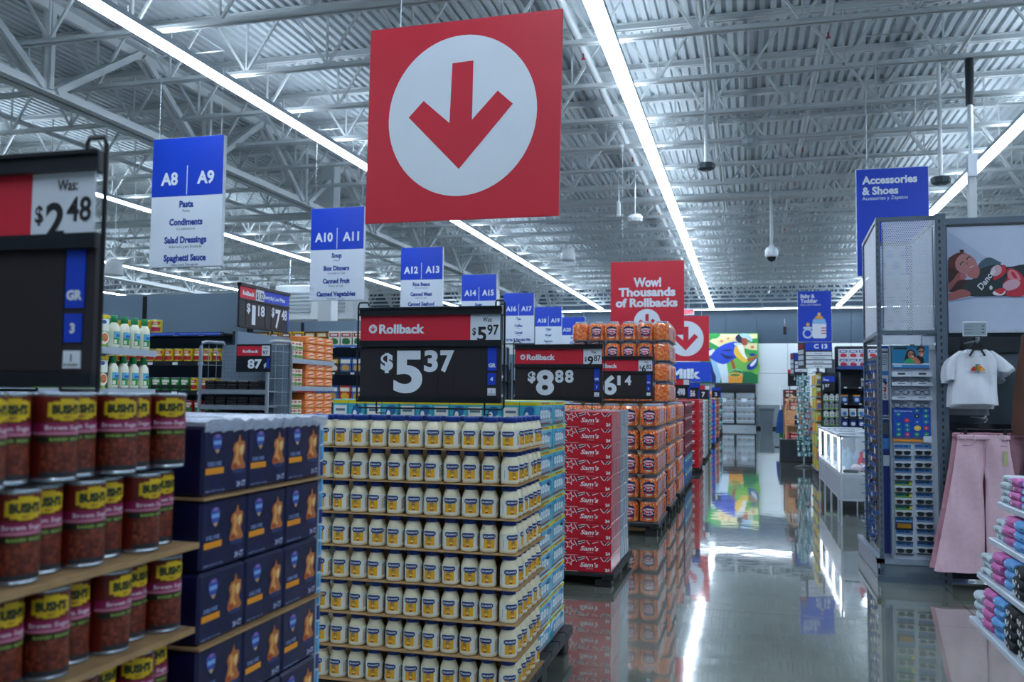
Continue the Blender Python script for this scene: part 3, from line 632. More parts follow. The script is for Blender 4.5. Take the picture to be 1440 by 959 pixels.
COLAP = pallet('black pallet under the red soda cases', -1.08, -2.38, 7.47, 8.72, .115)
for r in range(10):
    z = 1.463-(r+1)*CHH
    for i in range(3):
        x = CX-.212-i*.424+random.uniform(-.004, .004)
        PC.put((x, CY+.135, z), random.uniform(-.01, .01), 'red 24-pack soda case, front, %s, %s from the aisle corner' % (row(r), nth(i)))
        if i == 0: PC.put((x, CY+.405, z), random.uniform(-.01, .01), 'red 24-pack soda case, second from front on the aisle side, %s' % row(r))
def silver_case():
    w, d, h = .42, .268, .1335; o = MB().cbox(-w/2, -d/2, 0, w/2, d/2, h, M('aebccb', .22, .5, var=.2, scale=30, bump=.6), .006).build('soda_case'); tag(o, 'x', 'case')
    q = MB()
    for k in range(6): q.box(w/2, -d/2+.02+k*.04, .01, w/2+.0015, -d/2+.04+k*.04, h-.01, M('d3dde8' if k % 2 else '8496ac', .2, .3))
    q.build('can_print', o); return o
PS = Proto(silver_case(), 'silver soda cases wrapped in film')
for r in range(10):
    z = 1.463-(r+1)*CHH
    for j in range(2, 4): PS.put((CX-.212+random.uniform(-.004, .006), CY+.135+.27*j, z), random.uniform(-.01, .01), 'silver film-wrapped soda case on the aisle side, %s, %s' % (row(r), 'beside the red ones' if j == 2 else 'rearmost'))
FILM = M('dce8f2', .12, 0, var=0, bump=1.0, scale=25, alpha=.13)
fm = MB(); n = 40
for a, b, fx in ((7.49, 8.58, 'side'),):
    for k in range(n):
        y0_, y1_ = a+(b-a)*k/n, a+(b-a)*(k+1)/n; d0, d1 = .004+.006*(k % 2), .004+.006*((k+1) % 2)
        fm.add([(CX+d0, y0_, .12), (CX+d1, y1_, .12), (CX+d1, y1_, 1.47), (CX+d0, y0_, 1.47)], [(0, 1, 2, 3)], FILM, True)
o = MB().box(-2.36, 7.5, 1.467, CX-.004, 8.56, 1.469, FILM).build('top_film', COLAP, loc=tuple(-c for c in COLAP.location))
o = fm.build('stretch_film', COLAP, loc=tuple(-c for c in COLAP.location), label='clear stretch film round the cases')
# ---------- cheese ball barrels ----------
def barrel():
    OR = voro('cheese_balls', ['ff6c2c', 'ff8a40', 'f25a1c', 'ffc878', 'ff7a34'], 62, .35, .9, coat=.6)
    h = .262; R = .1045; b = MB(); b.lathe([(.085, 0), (.1, .004), (R, .018), (R, .19), (.1, .212), (.086, .228), (.082, .232)], OR, 32, sq=7)
    o = b.build('cheese_ball_barrel'); tag(o, 'x', 'barrel')
    l = MB(); GL = M('8b97a8', .25, .1, coat=.5); l.lathe([(.083, .226), (.084, .23), (.084, .252), (.078, .258), (.05, .258), (.0, .256)], GL, 28)
    l.lathe([(.0865, .224), (.0885, .227), (.0865, .23)], GL, 28); l.build('lid', o)
    q = MB(); y = -R-.0012; I = lambda a, b_: (a, b_)
    SC = 1.22; I = lambda a, b_: (a*SC, .115+(b_-.115)*SC)
    art(q, [('e8d8c8', ell(0, .108, .056, .062, 20)), ('1b2150', [(-.048, .06), (.048, .06), (.056, .12), (.05, .165), (0, .178), (-.05, .165), (-.056, .12)], 0), ('a01f38', [(-.044, .062), (.044, .062), (.047, .078), (-.047, .078)]), ('2b8a8f', ell(-.035, .07, .009, .006, 8)), ('efe6ee', ell(0, .135, .052, .018, 14)), ('efe6ee', ell(0, .107, .045, .017, 14))], I, y, .0005)
    q.text('Cheese', (0, y-.0036, .139), M('c01f4a', .5), h=.024, w=.11, bold=.06, res=2); q.text('Balls', (0, y-.0036, .106), M('c01f4a', .5), h=.024, w=.088, bold=.06, res=2); q.text('PUFFED', (0, y-.0036, .081), M('e8ecf4', .5), h=.006, w=.04, res=1)
    # nutrition panel on the right side
    q.box(R+.0008, -.055, .05, R+.0012, .05, .18, M('c9b9cf', .4)); q.box(R+.0012, -.05, .055, R+.0016, -.01, .175, M('dfe3ee', .4)); q.box(R+.0012, .0, .06, R+.0016, .04, .12, M('c04a60', .4)); q.box(R+.0012, .0, .13, R+.0016, .04, .17, M('7a6fa8', .4))
    for k in range(8): q.box(R+.0016, -.046, .062+.013*k, R+.0018, -.016, .065+.013*k, M('50506a', .5))
    q.build('label', o); return o
PK = Proto(barrel(), 'cheese ball barrels')
def cheese(yf, ny, nx, rows_, toprow, who, xr=-.985, stag=True, rot=0):
    for r in range(rows_):
        z = toprow-(r+1)*.2735
        ex = MB().box(xr-nx*.222+.002, yf-.012, z-.0075, xr+.012, yf+ny*.222+.01, z-.002, KRAFT if r > 90 else M('6f7f94', .4, .2)); 
        tag(ex.build('tier_sheet'), 'thin tier sheet under the %s of barrels, %s' % (row(r), who), 'board', 'tier sheets between the barrels')
        for i in range(nx):
            PK.put((xr-.106-i*.222+random.uniform(-.004, .004), yf+.106, z), random.uniform(-.06, .06)+(PI if rot and i == 0 or (rot and i == nx-1) else 0), 'orange cheese ball barrel, %s, front, %s, %s' % (who, row(r), 'at the aisle corner' if i == 0 else nth(i-1)+' left of the corner'))
        for j in range(1, ny):
            PK.put((xr-.106+random.uniform(-.006, .004), yf+.106+j*.222, z), (PI/2 if j % 2 else 0)*0+random.uniform(-.05, .05), 'orange cheese ball barrel, %s, aisle side, %s, %s behind the corner' % (who, row(r), nth(j-1)))
cheese(10.32, 5, 5, 5, 1.522, 'nearest pallet')
cheese(11.98, 5, 6, 4, 2.62, 'upper stack', xr=-.99, rot=1)
cheese(11.98, 5, 1, 5, 1.522, 'middle pallet')
cheese(13.6, 5, 1, 5, 1.522, 'rear pallet')
tag(MB().box(-2.3, 12.02, .155, -1.225, 13.05, 1.51, KRAFT).box(-2.302, 12.018, .8, -1.224, 13.052, .84, M('c9b48a', .5)).build('carton_core'), 'brown bulk carton inside the middle barrel pallet', 'box')
pallet('black pallet under the nearest cheese ball barrels', -.975, -2.12, 10.3, 11.46, .14)
pallet('black pallet under the middle cheese ball barrels', -.975, -2.34, 11.96, 13.14, .14)
pallet('black pallet under the rear cheese ball barrels', -.975, -2.12, 13.58, 14.75, .14)
# ---------- navy pasta packs ----------
def pasta_pack():
    d, w, h = .5, .174, .1475; NB = M('0a1244', .4, var=.35, scale=14, bump=.25, coat=.35)
    o = MB().cbox(-d, -w/2, 0, 0, w/2, h, NB, .006).build('pasta_box_pack'); tag(o, 'x', 'box')
    I = lambda a, b: (-w/2+a*w, b*h); q = MB()
    art(q, [('3a52a8', [I(.2, .86), I(.36, .86), I(.38, .76), I(.34, .66), I(.28, .60), I(.22, .66), I(.18, .76)], 1), ('9a70c0', [I(.24, .88), I(.33, .88), I(.33, .83), I(.24, .83)]), ('7fb0ea', [I(.2, .79), I(.36, .79), I(.36, .73), I(.2, .73)]), ('d9b070', [I(.23, .66), I(.33, .66), I(.28, .6)]), ('f09a1c', [I(.04, .40), I(.42, .40), I(.42, .31), I(.04, .31)])], lambda a, b: (a, b), .0006, .0004, 'x', 1)
    # pasta on a fork
    art(q, [('c0703a', [I(.60, .36), I(.66, .56), I(.63, .64), I(.67, .73), I(.74, .76), I(.78, .86), I(.82, .76), I(.90, .74), I(.90, .6), I(.86, .5), I(.92, .36), I(.75, .31)], 1), ('e8a85c', [I(.66, .42), I(.70, .58), I(.68, .68), I(.74, .72), I(.78, .62), I(.74, .5), I(.80, .4)], 1), ('f4cf8a', [I(.78, .66), I(.86, .70), I(.86, .6), I(.81, .54)], 1), ('b04a2a', [I(.62, .38), I(.72, .36), I(.7, .44)], 1), ('2b3d6e', ell(-w/2+.75*w, h*.31, w*.15, h*.035, 14))], lambda a, b: (a, b), .0006, .0004, 'x', 1)
    q.text('DELUXE', (.0022, -w*.27, h*.46), M('8fa8e0', .4), h=h*.06, w=w*.28, u=(0, 1, 0), res=1); q.text('24 CT', (.0022, w*.32, h*.12), M('b9c4ea', .4), h=h*.08, w=w*.2, u=(0, 1, 0), bold=.04, res=1); q.text('NET WT 14 OZ', (.0022, -w*.25, h*.07), M('8fa8d8', .4), h=h*.025, w=w*.4, u=(0, 1, 0), res=1)
    q.build('printed_front', o); return o
PP = Proto(pasta_pack(), 'navy pasta box packs')
PASP = pallet('black pallet under the navy pasta boxes', -1.09, -2.14, 1.63, 2.2, .135)
z = 1.528; r = 0
for r in range(9):
    z -= .1495
    for j in range(3):
        PP.put((-1.1, 1.645+.087+j*.1755, z), random.uniform(-.01, .01), 'navy pasta box pack with orange stripe, %s, %s' % (row(r), ('nearest the bean cans', 'in the middle', 'nearest the mayonnaise')[j]))
    if r in (0, 2, 4, 6): 
        z -= .006; tag(MB().box(-1.61, 1.635, z, -1.088, 2.19, z+.005, KRAFT).build('tray_board'), 'brown card sheet under the navy pasta packs, %s' % row(r), 'board', 'card sheets between the pasta packs')
    if r in (1, 3, 5, 7):
        z -= .002
tag(MB().box(-2.1, 1.64, .136, -1.615, 2.18, 1.50, NAVY).build('carton_core'), 'plain navy bulk carton behind the pasta packs', 'box')
s = MB(); lb = M('5fb0e8', .4); 
for k in range(32): s.box(-1.1, 2.175, 1.5-k*.042-.036, -1.0965, 2.187, 1.5-k*.042, lb if k % 3 < 2 else M('24408f', .4))
s.box(-1.12, 2.172, .14, -1.1, 2.19, 1.52, M('cfe0ee', .3)); o = s.build('corner_post_card'); tag(o, 'pale blue printed corner card at the end of the navy pasta pallet', 'card')
fm = MB(); n = 26; random.seed(3)
zz = [[1.531+random.uniform(0, .012) for _ in range(9)] for _ in range(n+1)]
for k in range(n):
    for i in range(8):
        x0_, x1_ = -2.1+i*.1265, -2.1+(i+1)*.1265; y0_, y1_ = 1.635+k*.0215, 1.635+(k+1)*.0215
        fm.add([(x0_, y0_, zz[k][i]), (x1_, y0_, zz[k][i+1]), (x1_, y1_, zz[k+1][i+1]), (x0_, y1_, zz[k+1][i])], [(0, 1, 2, 3)], M('bcc9e0', .15, 0, var=.1, bump=1, scale=40, alpha=.75), True)
for k in range(n): fm.add([(-1.088, 1.635+k*.0215, zz[k][8]), (-1.088, 1.635+(k+1)*.0215, zz[k+1][8]), (-1.092, 1.635+(k+1)*.0215, 1.515), (-1.092, 1.635+k*.0215, 1.515-.004*(k % 2))], [(0, 1, 2, 3)], M('bcc9e0', .15, 0, var=.1, bump=1, scale=40, alpha=.75), True)
fm.build('plastic_film', PASP, loc=tuple(-c for c in PASP.location), label='crumpled clear plastic film over the top')
# ---------- bean cans ----------
def can():
    R, h = .0385, .149; rim = M('a9b6c2', .22, .85); o_ = MB(); o_.lathe([(R-.003, 0), (R, .001), (R, .004), (R-.0015, .006), (R-.0015, h-.006), (R, h-.004), (R, h-.001), (R-.003, h)], rim, 28); o_.lathe([(R-.003, h-.003), (0, h-.003)], rim, 28)
    o = o_.build('bean_can'); tag(o, 'x', 'can'); d2 = math.radians
    q = MB(); r0 = R-.0008; BR = M('6a1c12', .35, var=.08, coat=.3); BN = voro('beans_print', ['6a2a18', '7f3420', '5a2012', '8a4028'], 120, .4, .15)
    q.patch(r0, 0, 2*PI, .007, h-.007, BR, 32)
    c = 0
    e = .0003
    q.patch(r0+e, c-d2(60), c+d2(70), .0085, .066, BN, 14)
    q.patch(r0+2*e, c-d2(60), c+d2(70), .0085, .016, M('24323a', .4), 14)
    q.patch(r0+2*e, c-d2(75), c+d2(75), .066, .076, M('1c2416', .4), 14); q.text('BAKED BEANS', (0, 0, .071), M('8fae50', .4), h=.005, w=.062, wrap=(r0+3*e, c+.1), bold=.04, res=1)
    q.patch(r0+2*e, c-d2(85), c+d2(85), .078, .098, M('8e1b52', .4), 16); q.patch(r0+3*e, c-d2(85), c+d2(85), .0785, .083, M('c27a96', .4), 16); q.text('Brown Sugar', (0, 0, .0905), M('dcc8d8', .4), h=.008, w=.07, wrap=(r0+3*e, c), bold=.03, res=1)
    YM = M('d9b81c', .4)
    for a0, a1, z0, z1 in ((-46, -34, .108, .132), (-34, -18, .104, .134), (-18, 18, .1015, .139), (18, 34, .104, .136), (34, 46, .108, .133)): q.patch(r0+3*e, c+d2(a0), c+d2(a1), z0, z1, YM, 3)
    q.text("BUSH'S", (0, 0, .121), M('16301e', .4), h=.0145, w=.050, wrap=(r0+5*e, c), bold=.06, res=2); q.text('BEST', (0, 0, .107), M('8a4a20', .4), h=.004, w=.012, wrap=(r0+5*e, c), bold=.04, res=1)
    q.patch(r0+2*e, c+d2(150), c+d2(200), .014, .14, M('c3cbd3', .45), 5)
    for k in range(14): q.patch(r0+3*e, c+d2(154), c+d2(196), .02+k*.008, .0215+k*.008, M('5a5560', .5), 4)
    q.build('label', o); return o
PN = Proto(can(), 'bean cans in the stack under the $2.48 sign')
pallet('black pallet under the bean cans', -1.1, -2.2, .98, 1.6, .128)
zs = [1.447, 1.2925]+[1.1235-.166*k for k in range(6)]
zs.append(.1315) if zs[-1] > .3 else None
for r, z in enumerate(zs[:8]):
    if r >= 1: tag(MB().box(-1.28, .99, z-.0125, -1.085, 1.618 if r == 1 else 1.612, z-.001, KRAFT).build('tray_board'), 'brown card tray sheet under the bean cans, %s' % row(r), 'board', 'card sheets between the bean can rows')
    for i in range(8):
        PN.put((-1.140-.026*((i+r) % 2)+random.uniform(-.002, .002), 1.575-i*.0765, z), -.35+random.uniform(-.35, .35), 'bean can with yellow logo, %s, %s from the pasta packs' % (row(r), nth(i)))
        if r == 0: PN.put((-1.235-.02*(i % 2), 1.575-i*.0795, z), random.uniform(-1, 1), 'bean can in the second line back, top row, %s from the pasta packs' % nth(i))
tag(MB().box(-2.15, 1.0, .13, -1.285, 1.6, 1.44, KRAFT).build('carton_core'), 'brown bulk carton inside the bean can stack', 'box')
# ================= shelving on the left =================
SHG = M('8a97a6', .45, .2, var=.04); PANEL = M('73899e', .55, var=.05, scale=1.2); DSH = M('1b222a', .45); LSH = M('a9b8c8', .4, .3)
def simple_can(r, h, base, band, pic, lid='b8c2c8', name='food_can'):
    o = MB().lathe([(r*.93, 0), (r, .002), (r, h-.002), (r*.93, h), (r*.9, h-.003), (0, h-.003)], M(lid, .3, .7), 16).build(name); tag(o, 'x', 'can')
    q = MB(); c = -PI/2; D = math.radians
    q.patch(r+.0006, 0, 2*PI, .005, h-.005, M(base, .4), 18); q.patch(r+.0012, c-D(60), c+D(60), h*.12, h*.42, M(pic, .4), 8)
    q.patch(r+.0012, c-D(50), c+D(50), h*.62, h*.82, M(band, .4), 8); q.patch(r+.0016, c-D(28), c+D(28), h*.68, h*.76, M('efe8d8', .4), 4); q.patch(r+.0018, c-D(30), c+D(30), h*.45, h*.58, M('f0ead8', .4), 5)
    q.build('label', o); return o
def simple_box(w, d, h, base, c1, c2, name='food_box', t=None, side=True):
    o = MB().cbox(-w/2, -d/2, 0, w/2, d/2, h, M(base, .45, var=.08), .003).build(name); tag(o, 'x', 'box')
    for s, ax in ((-1, 'y'), (1, 'x')):
        q = MB(); L = w if ax == 'y' else d; y = (-d/2-.0008) if ax == 'y' else (w/2+.0008); I = lambda a, b: (a*L, b*h)
        art(q, [(c1, [I(-.42, .6), I(.42, .6), I(.42, .88), I(-.42, .88)]), ('ece8e0', [I(-.3, .68), I(.3, .68), I(.3, .8), I(-.3, .8)]), (c2, [I(-.3, .12), I(.3, .1), I(.36, .35), I(.1, .5), I(-.28, .45)], 1)], lambda a, b: (a, b), y, .0008, ax, s); q.build('printed_front' if ax == 'y' else 'printed_side', o)
    return o
def shelf_unit(T, x0, x1, yf, yb, zs, ztop, face='-y', lip=LSH, back=PANEL, z0=0, bw=1.22, tags=True):
    """wall of shelves: facing -y with depth towards +y; boards are parts"""
    n = max(1, round((x1-x0)/bw))
    for k in range(n):
        a, b = x0+(x1-x0)*k/n, x0+(x1-x0)*(k+1)/n
        MB().box(a+.004, yb-.03, .15, b-.004, yb, ztop, back).build('back_panel', T)
        for z in zs:
            s = MB(); s.box(a+.004, yf, z-.03, b-.004, yb-.03, z-.012, DSH); s.box(a+.004, yf-.012, z-.045, b-.004, yf, z-.002, lip)
            sh = s.build('shelf', T)
            if tags:
                for m_ in range(int((b-a)/.3)):
                    MB().box(a+.12+m_*.3, yf-.015, z-.038, a+.18+m_*.3, yf-.0125, z-.01, SIGNW).build('price_tag', sh)
    for k in range(n+1):
        a = x0+(x1-x0)*k/n; MB().box(a-.02, yb-.05, 0, a+.02, yb+.01, ztop-.02, DSH).build('upright', T)
    MB().box(x0, yf, 0, x1, yb, .14, DKGREY).build('base', T)
def ZY(v, u, Y): return at(u, v, Y).z
# --- shelf run behind the foreground (front at Y=8.02) ---
YF = 8.02; zA = ZY(467, 270, YF); zB = ZY(508, 250, YF); zC = ZY(549, 250, YF); zTop = ZY(414, 250, YF+.5)
T = thing('gondola_shelving', 'tall grey-backed aisle shelving stocked with yellow and green cans', 'shelving', (0, 0, 0))
shelf_unit(T, -10.4, -5.16, YF, YF+.5, [zA, zB, zC, zC-.36, zC-.72, zC-1.08], zTop, lip=DSH)
q = MB().box(-10.3, YF-.016, zA-.035, -5.2, YF-.013, zA-.004, M('2456c8', .5)); q.build('blue_shelf_strip', T)
for k in range(9): MB().text('EVERYDAY LOW PRICES ON YOUR PANTRY FAVORITES', (-9.9+k*.56, YF-.017, zA-.019), M('b9cdf0', .5), h=.009, w=.5, res=1).build('strip_lettering', T)
cy = Proto(simple_can(.05, .135, 'e6cf2a', 'c8302a', 'b82a30'), 'yellow tomato cans on the grey-backed shelving')
xr = at(338, 495, YF).x; k = 0
for i in range(20):
    x = xr-.07-i*.115; cy.put((x, YF+.07, zB), random.uniform(-.2, .2), 'yellow tomato can, upper can shelf of the grey-backed run, %s from the right' % nth(i))
cz = Proto(simple_can(.05, .135, '2f8f4a', 'e8eadf', '1f1a22'), 'green cans on the grey-backed shelving')
for i in range(6, 18): cz.put((xr+.02-i*.115, YF+.07, zC), random.uniform(-.2, .2), 'green-labelled can, middle can shelf, %s left of the yellow ones' % nth(i-6))
for i in range(1, 6): cy.put((xr+.02-i*.115, YF+.07, zC), random.uniform(-.2, .2), 'yellow can, middle can shelf beside the green cans, %s from the right' % nth(i))
cx_ = Proto(simple_can(.05, .13, 'b02436', 'e8eadf', '2f7a4a'), 'red cans on the grey-backed shelving')
for i in range(0, 16):
    for l in (0, 1): cx_.put((xr-.04-i*.115, YF+.07, zC-.36+l*.131), random.uniform(-.2, .2), 'red-labelled can, lower can shelf, %s layer, %s from the right' % (('bottom', 'top')[l], nth(i)))
tp = Proto(simple_can(.055, .14, 'e8cf3a', 'c8302a', 'b82a50'), 'yellow cans on the top shelf')
xt = at(220, 452, YF).x
for i in range(5): tp.put((xt-.06-i*.125, YF+.09, zA), random.uniform(-.3, .3), 'yellow can on the top shelf against the grey panel, %s from the right' % nth(i))
bx3 = 0 and Proto(simple_box(.09, .07, .12, 'e9e4d4', '2a7fc0', 'e8b020'), 'small boxes under the top shelf')
for i in range(0): bx3.put((at(277, 480, YF).x+i*.1, YF+.1, zB+.14 if 0 else zB), 0, 'x') if 0 else None
# --- end display beyond the pasta: bottles and pouches (faces the aisle) ---
def end_display(lab, X, ya, yb, zs, ztop, lip=LSH, depth=.45, back=True):
    T = thing('end_display', lab, 'shelving', (0, 0, 0))
    for z in zs:
        s = MB(); s.box(X-depth, ya, z-.03, X, yb, z-.012, LSH); s.box(X, ya, z-.05, X+.014, yb, z-.001, lip); s.box(X-depth, ya, z-.05, X+.014, ya+.006, z-.001, lip); s.build('shelf', T)
    if back: MB().box(X-depth-.03, ya, .15, X-depth, yb, ztop, PANEL).build('back_panel', T)
    for y in (ya, yb-.03): MB().box(X-depth-.06, y, 0, X-depth-.03, y+.03, ztop, DSH).build('upright', T)
    MB().box(X-depth, ya, 0, X, yb, .14, DKGREY).build('base', T); return T
XE = -4.5; y1 = atx(218, 495, XE).y; z1 = atx(218, 493, XE).z; z2 = atx(218, 547, XE).z
end_display('end display of dressing bottles and pouches right of the $2.48 sign', XE, y1-1.2, y1, [z1, z2, z2-.29, z2-.58, z2-.87], z1+.3)
def bottle():
    q = MB(); q.lathe([(.034, 0), (.04, .004), (.041, .02), (.041, .135), (.037, .16), (.022, .185), (.018, .192)], M('e9ead8', .3, coat=.3), 20); o = q.build('dressing_bottle'); tag(o, 'x', 'bottle')
    MB().lathe([(.02, .188), (.023, .19), (.023, .24), (.02, .243), (0, .243)], M('0f8a52', .4), 16).build('cap', o)
    q = MB(); D = math.radians
    q.patch(.0416, -D(55), D(55), .025, .12, M('1d8f52', .4), 8); q.patch(.042, -D(52), D(52), .075, .118, M('5fb4e0', .4), 8); q.patch(.0424, -D(30), D(30), .08, .1, M('2a62b8', .4), 5); q.patch(.0424, -D(50), -D(20), .03, .06, M('e0e8d0', .4), 3); q.patch(.0424, D(10), D(45), .03, .06, M('e8b050', .4), 4); q.build('label', o); return o
PBt = Proto(bottle(), 'white dressing bottles with green caps')
def pouch():
    q = MB(); W_, H_ = .13, .235; vs_ = []; n = 8
    for j in range(n+1):
        t = j/n; d = .03*math.sin(PI*min(1, (1-t)*1.3)*.5)
        for k in range(7):
            s = k/6-.5; vs_.append((d*(1-(2*s)**2)**.5 if abs(s) < .5 else 0, s*W_, t*H_))
    q.add(vs_, [(j*7+k, j*7+k+1, (j+1)*7+k+1, (j+1)*7+k) for j in range(n) for k in range(6)], M('8fc24a', .4, var=.1), True)
    q.add([(-a, b, c) for a, b, c in vs_], [(j*7+k, (j+1)*7+k, (j+1)*7+k+1, j*7+k+1) for j in range(n) for k in range(6)], M('8fc24a', .4, var=.1), True)
    o = q.build('snack_pouch'); tag(o, 'x', 'pouch')
    q = MB(); I = lambda a, b: (a*W_, b*H_)
    art(q, [('e8d020', [I(-.5, .9), I(.5, .9), I(.5, 1), I(-.5, 1)]), ('e6efe4', [I(-.42, .5), I(.42, .5), I(.42, .88), I(-.42, .88)]), ('1d5fb0', ell(0, .78*H_, W_*.2, H_*.06)), ('f0e6d0', ell(W_*.05, .28*H_, W_*.38, H_*.2)), ('c9784a', ell(W_*.1, .3*H_, W_*.26, H_*.13)), ('7aa83a', ell(-W_*.1, .24*H_, W_*.12, H_*.06)), ('d8343a', ell(W_*.15, .22*H_, W_*.1, H_*.04))], lambda a, b: (a, b), .0305, .0006, 'x', 1); q.build('printed_front', o); return o
PPo = Proto(pouch(), 'green and yellow snack pouches')
for s, zz in enumerate((z1, z2)):
    for j in range(4):
        PBt.put((XE-.05, y1-.07-j*.115, zz), random.uniform(-.15, .15), 'white dressing bottle with green cap, %s shelf, %s from the far end' % (('upper', 'lower')[s], nth(j)))
        PBt.put((XE-.15, y1-.07-j*.115, zz), random.uniform(-.15, .15), 'white dressing bottle in the second line, %s shelf, %s from the far end' % (('upper', 'lower')[s], nth(j)))
    for j in range(5): PPo.put((XE-.06, y1-.55-j*.14, zz), 0, 'green and yellow pouch, %s shelf, %s beside the bottles' % (('upper', 'lower')[s], nth(j)))
for j in range(4): PBt.put((XE-.05, y1-.07-j*.115, z2-.29), 0, 'white dressing bottle on the third shelf down, %s from the far end' % nth(j))
# --- end display with jars and orange boxes ---
ya = atx(394, 500, XE).y; yb = atx(469, 500, XE).y
zz = [atx(468, v, XE).z for v in (508.5, 544, 584)]
end_display('end display of small jars and orange cartons behind the jars of mayonnaise', XE, ya-.05, yb, zz+[zz[2]-.29, zz[2]-.58, zz[2]-.87], zz[0]+.26)
jr = Proto(simple_can(.04, .088, 'e9e6dc', 'd0303a', '6f9a4a', 'c9a850', 'small_jar'), 'small jars with red and white labels')
ob = MB(); ob.cbox(-.105, -.1, 0, .105, .1, .082, M('f08a48', .4, var=.12), .01); ob = ob.build('orange_carton'); tag(ob, 'x', 'carton')
q = MB(); art(q, [('f6d9b8', ell(0, .045, .075, .026, 16)), ('e2552a', [(-.06, .03), (.06, .042), (.06, .055), (-.06, .045)], 1), ('f4b060', ell(.06, .02, .03, .014))], lambda a, b: (a, b), .1056, .0008, 'x', 1); q.build('printed_front', ob)
PO = Proto(ob, 'orange cartons stacked three high')
yc = ya+(yb-ya)*.47; nj = int((yc-ya)/.083)
for s, z in enumerate(zz):
    for j in range(nj):
        for l in (0, 1): jr.put((XE-.045, ya+.045+j*.083, z+l*.09), PI/2+random.uniform(-.3, .3), 'small red-labelled jar, %s shelf, %s layer, %s from the near end' % (('top', 'middle', 'bottom')[s], ('lower', 'upper')[l], nth(j)))
    for j in range(3):
        for l in range(3): PO.put((XE-.108, yc+.105+j*.208, z+l*.084), random.uniform(-.02, .02), 'orange carton, %s shelf, %s layer up, %s from the jars' % (('top', 'middle', 'bottom')[s], nth(l), nth(j)))
# --- wire-sided side rack with the 87c sign ---
Yr = ya-.13; xl = at(299, 500, Yr).x; xr_ = at(384, 500, Yr).x; zt = at(340, 482, Yr).z
T = thing('side_rack', 'grey pegboard side rack with tubular frame, black trays and the 87 cent sign', 'rack', (0, 0, 0))
TG = M('93a0ae', .35, .4)
for x in (xl, xr_+.06):
    MB().tube([(x, Yr-.2, 0), (x, Yr-.2, zt-.04), (x+.01, Yr-.19, zt-.01), (x+.03, Yr-.16, zt), (x+.12, Yr+.0, zt), (x+.12, Yr+.03, zt-.04), (x+.12, Yr+.03, 0)], .018, TG, 8).build('tube_frame', T)
    q = MB()
    for k in range(14): q.tube([(x, Yr-.2, .3+k*.13), (x+.12, Yr+.02, .3+k*.13)], .004, TG, 4)
    for k in range(1, 3): q.tube([(x+.04*k, Yr-.2+.073*k, .2), (x+.04*k, Yr-.2+.073*k, zt)], .004, TG, 4)
    q.build('side_wires', T)['kind'] = 'stuff'
pb = MB(); pb.box(xl+.1, Yr+.01, .2, xr_+.16, Yr+.03, zt-.02, M('77879a', .5)); pb = pb.build('pegboard', T)
q = MB(); 
for i in range(16):
    for k in range(26): q.box(xl+.13+i*.042, Yr+.007, zt-.06-k*.04, xl+.136+i*.042, Yr+.0095, zt-.054-k*.04, BLACK)
q.build('peg_holes', pb)['kind'] = 'stuff'
trs = [at(340, v, Yr-.2).z for v in (549, 571, 592)]
tb = MB(); tb.cbox(-.055, -.09, 0, .055, .09, .03, M('14171c', .35), .006); tb.box(-.04, -.0905, .01, .04, -.09, .012, M('4a525c', .4)); tb = tb.build('black_food_tray'); tag(tb, 'x', 'tray'); PT = Proto(tb, 'stacked black trays on the side rack')
for s, z in enumerate(trs):
    MB().box(xl+.02, Yr-.2, z-.012, xr_+.05, Yr+.0, z, SHG).box(xl+.02, Yr-.215, z-.035, xr_+.05, Yr-.2, z+.008, M('8793a2', .4, .2)).build('shelf', T)
    for i in range(5):
        for l in range(3): PT.put((xl+.1+i*.122, Yr-.1, z+.001+l*.031), random.uniform(-.05, .05), 'black plastic food tray, %s shelf of the side rack, %s pile, %s up' % (nth(s), nth(i), nth(l)))
a = at(333, 523, Yr-.21); b = at(382, 484, Yr-.21); w_, h_ = b.x-a.x, b.z-a.z
T = thing('price_sign', 'small price sign reading 87 cents with red Rollback header on the side rack', 'sign', (a.x, Yr-.225, a.z))
q = MB(); q.box(0, 0, 0, w_, .015, h_, M('121a22', .35)).box(w_*.3, .015, h_*.3, w_*.34, .2, h_*.34, DKGREY); q.build('frame', T)
MB().box(.008, -.003, h_*.58, w_*.74, 0, h_*.93, RED).text('Rollback', (w_*.42, -.004, h_*.75), SIGNW, h=h_*.1, w=w_*.46, bold=.04).build('red_header', T)
MB().box(w_*.75, -.003, h_*.58, w_*.98, 0, h_*.95, SIGNW).text('97', (w_*.85, -.004, h_*.7), BLACK, h=h_*.14, w=w_*.15).text('Was:', (w_*.86, -.004, h_*.87), BLACK, h=h_*.06, w=w_*.14).build('was_price_card', T)
MB().text('87', (w_*.55, -.002, h_*.3), SIGNW, h=h_*.32, w=w_*.42, bold=.04, res=3).text('¢', (w_*.85, -.002, h_*.27), SIGNW, h=h_*.17, w=w_*.08, bold=.04, res=3).build('price_digits', T)
MB().box(w_*.9, -.003, h_*.12, w_*.97, 0, h_*.5, BLUE).build('blue_department_tag', T)
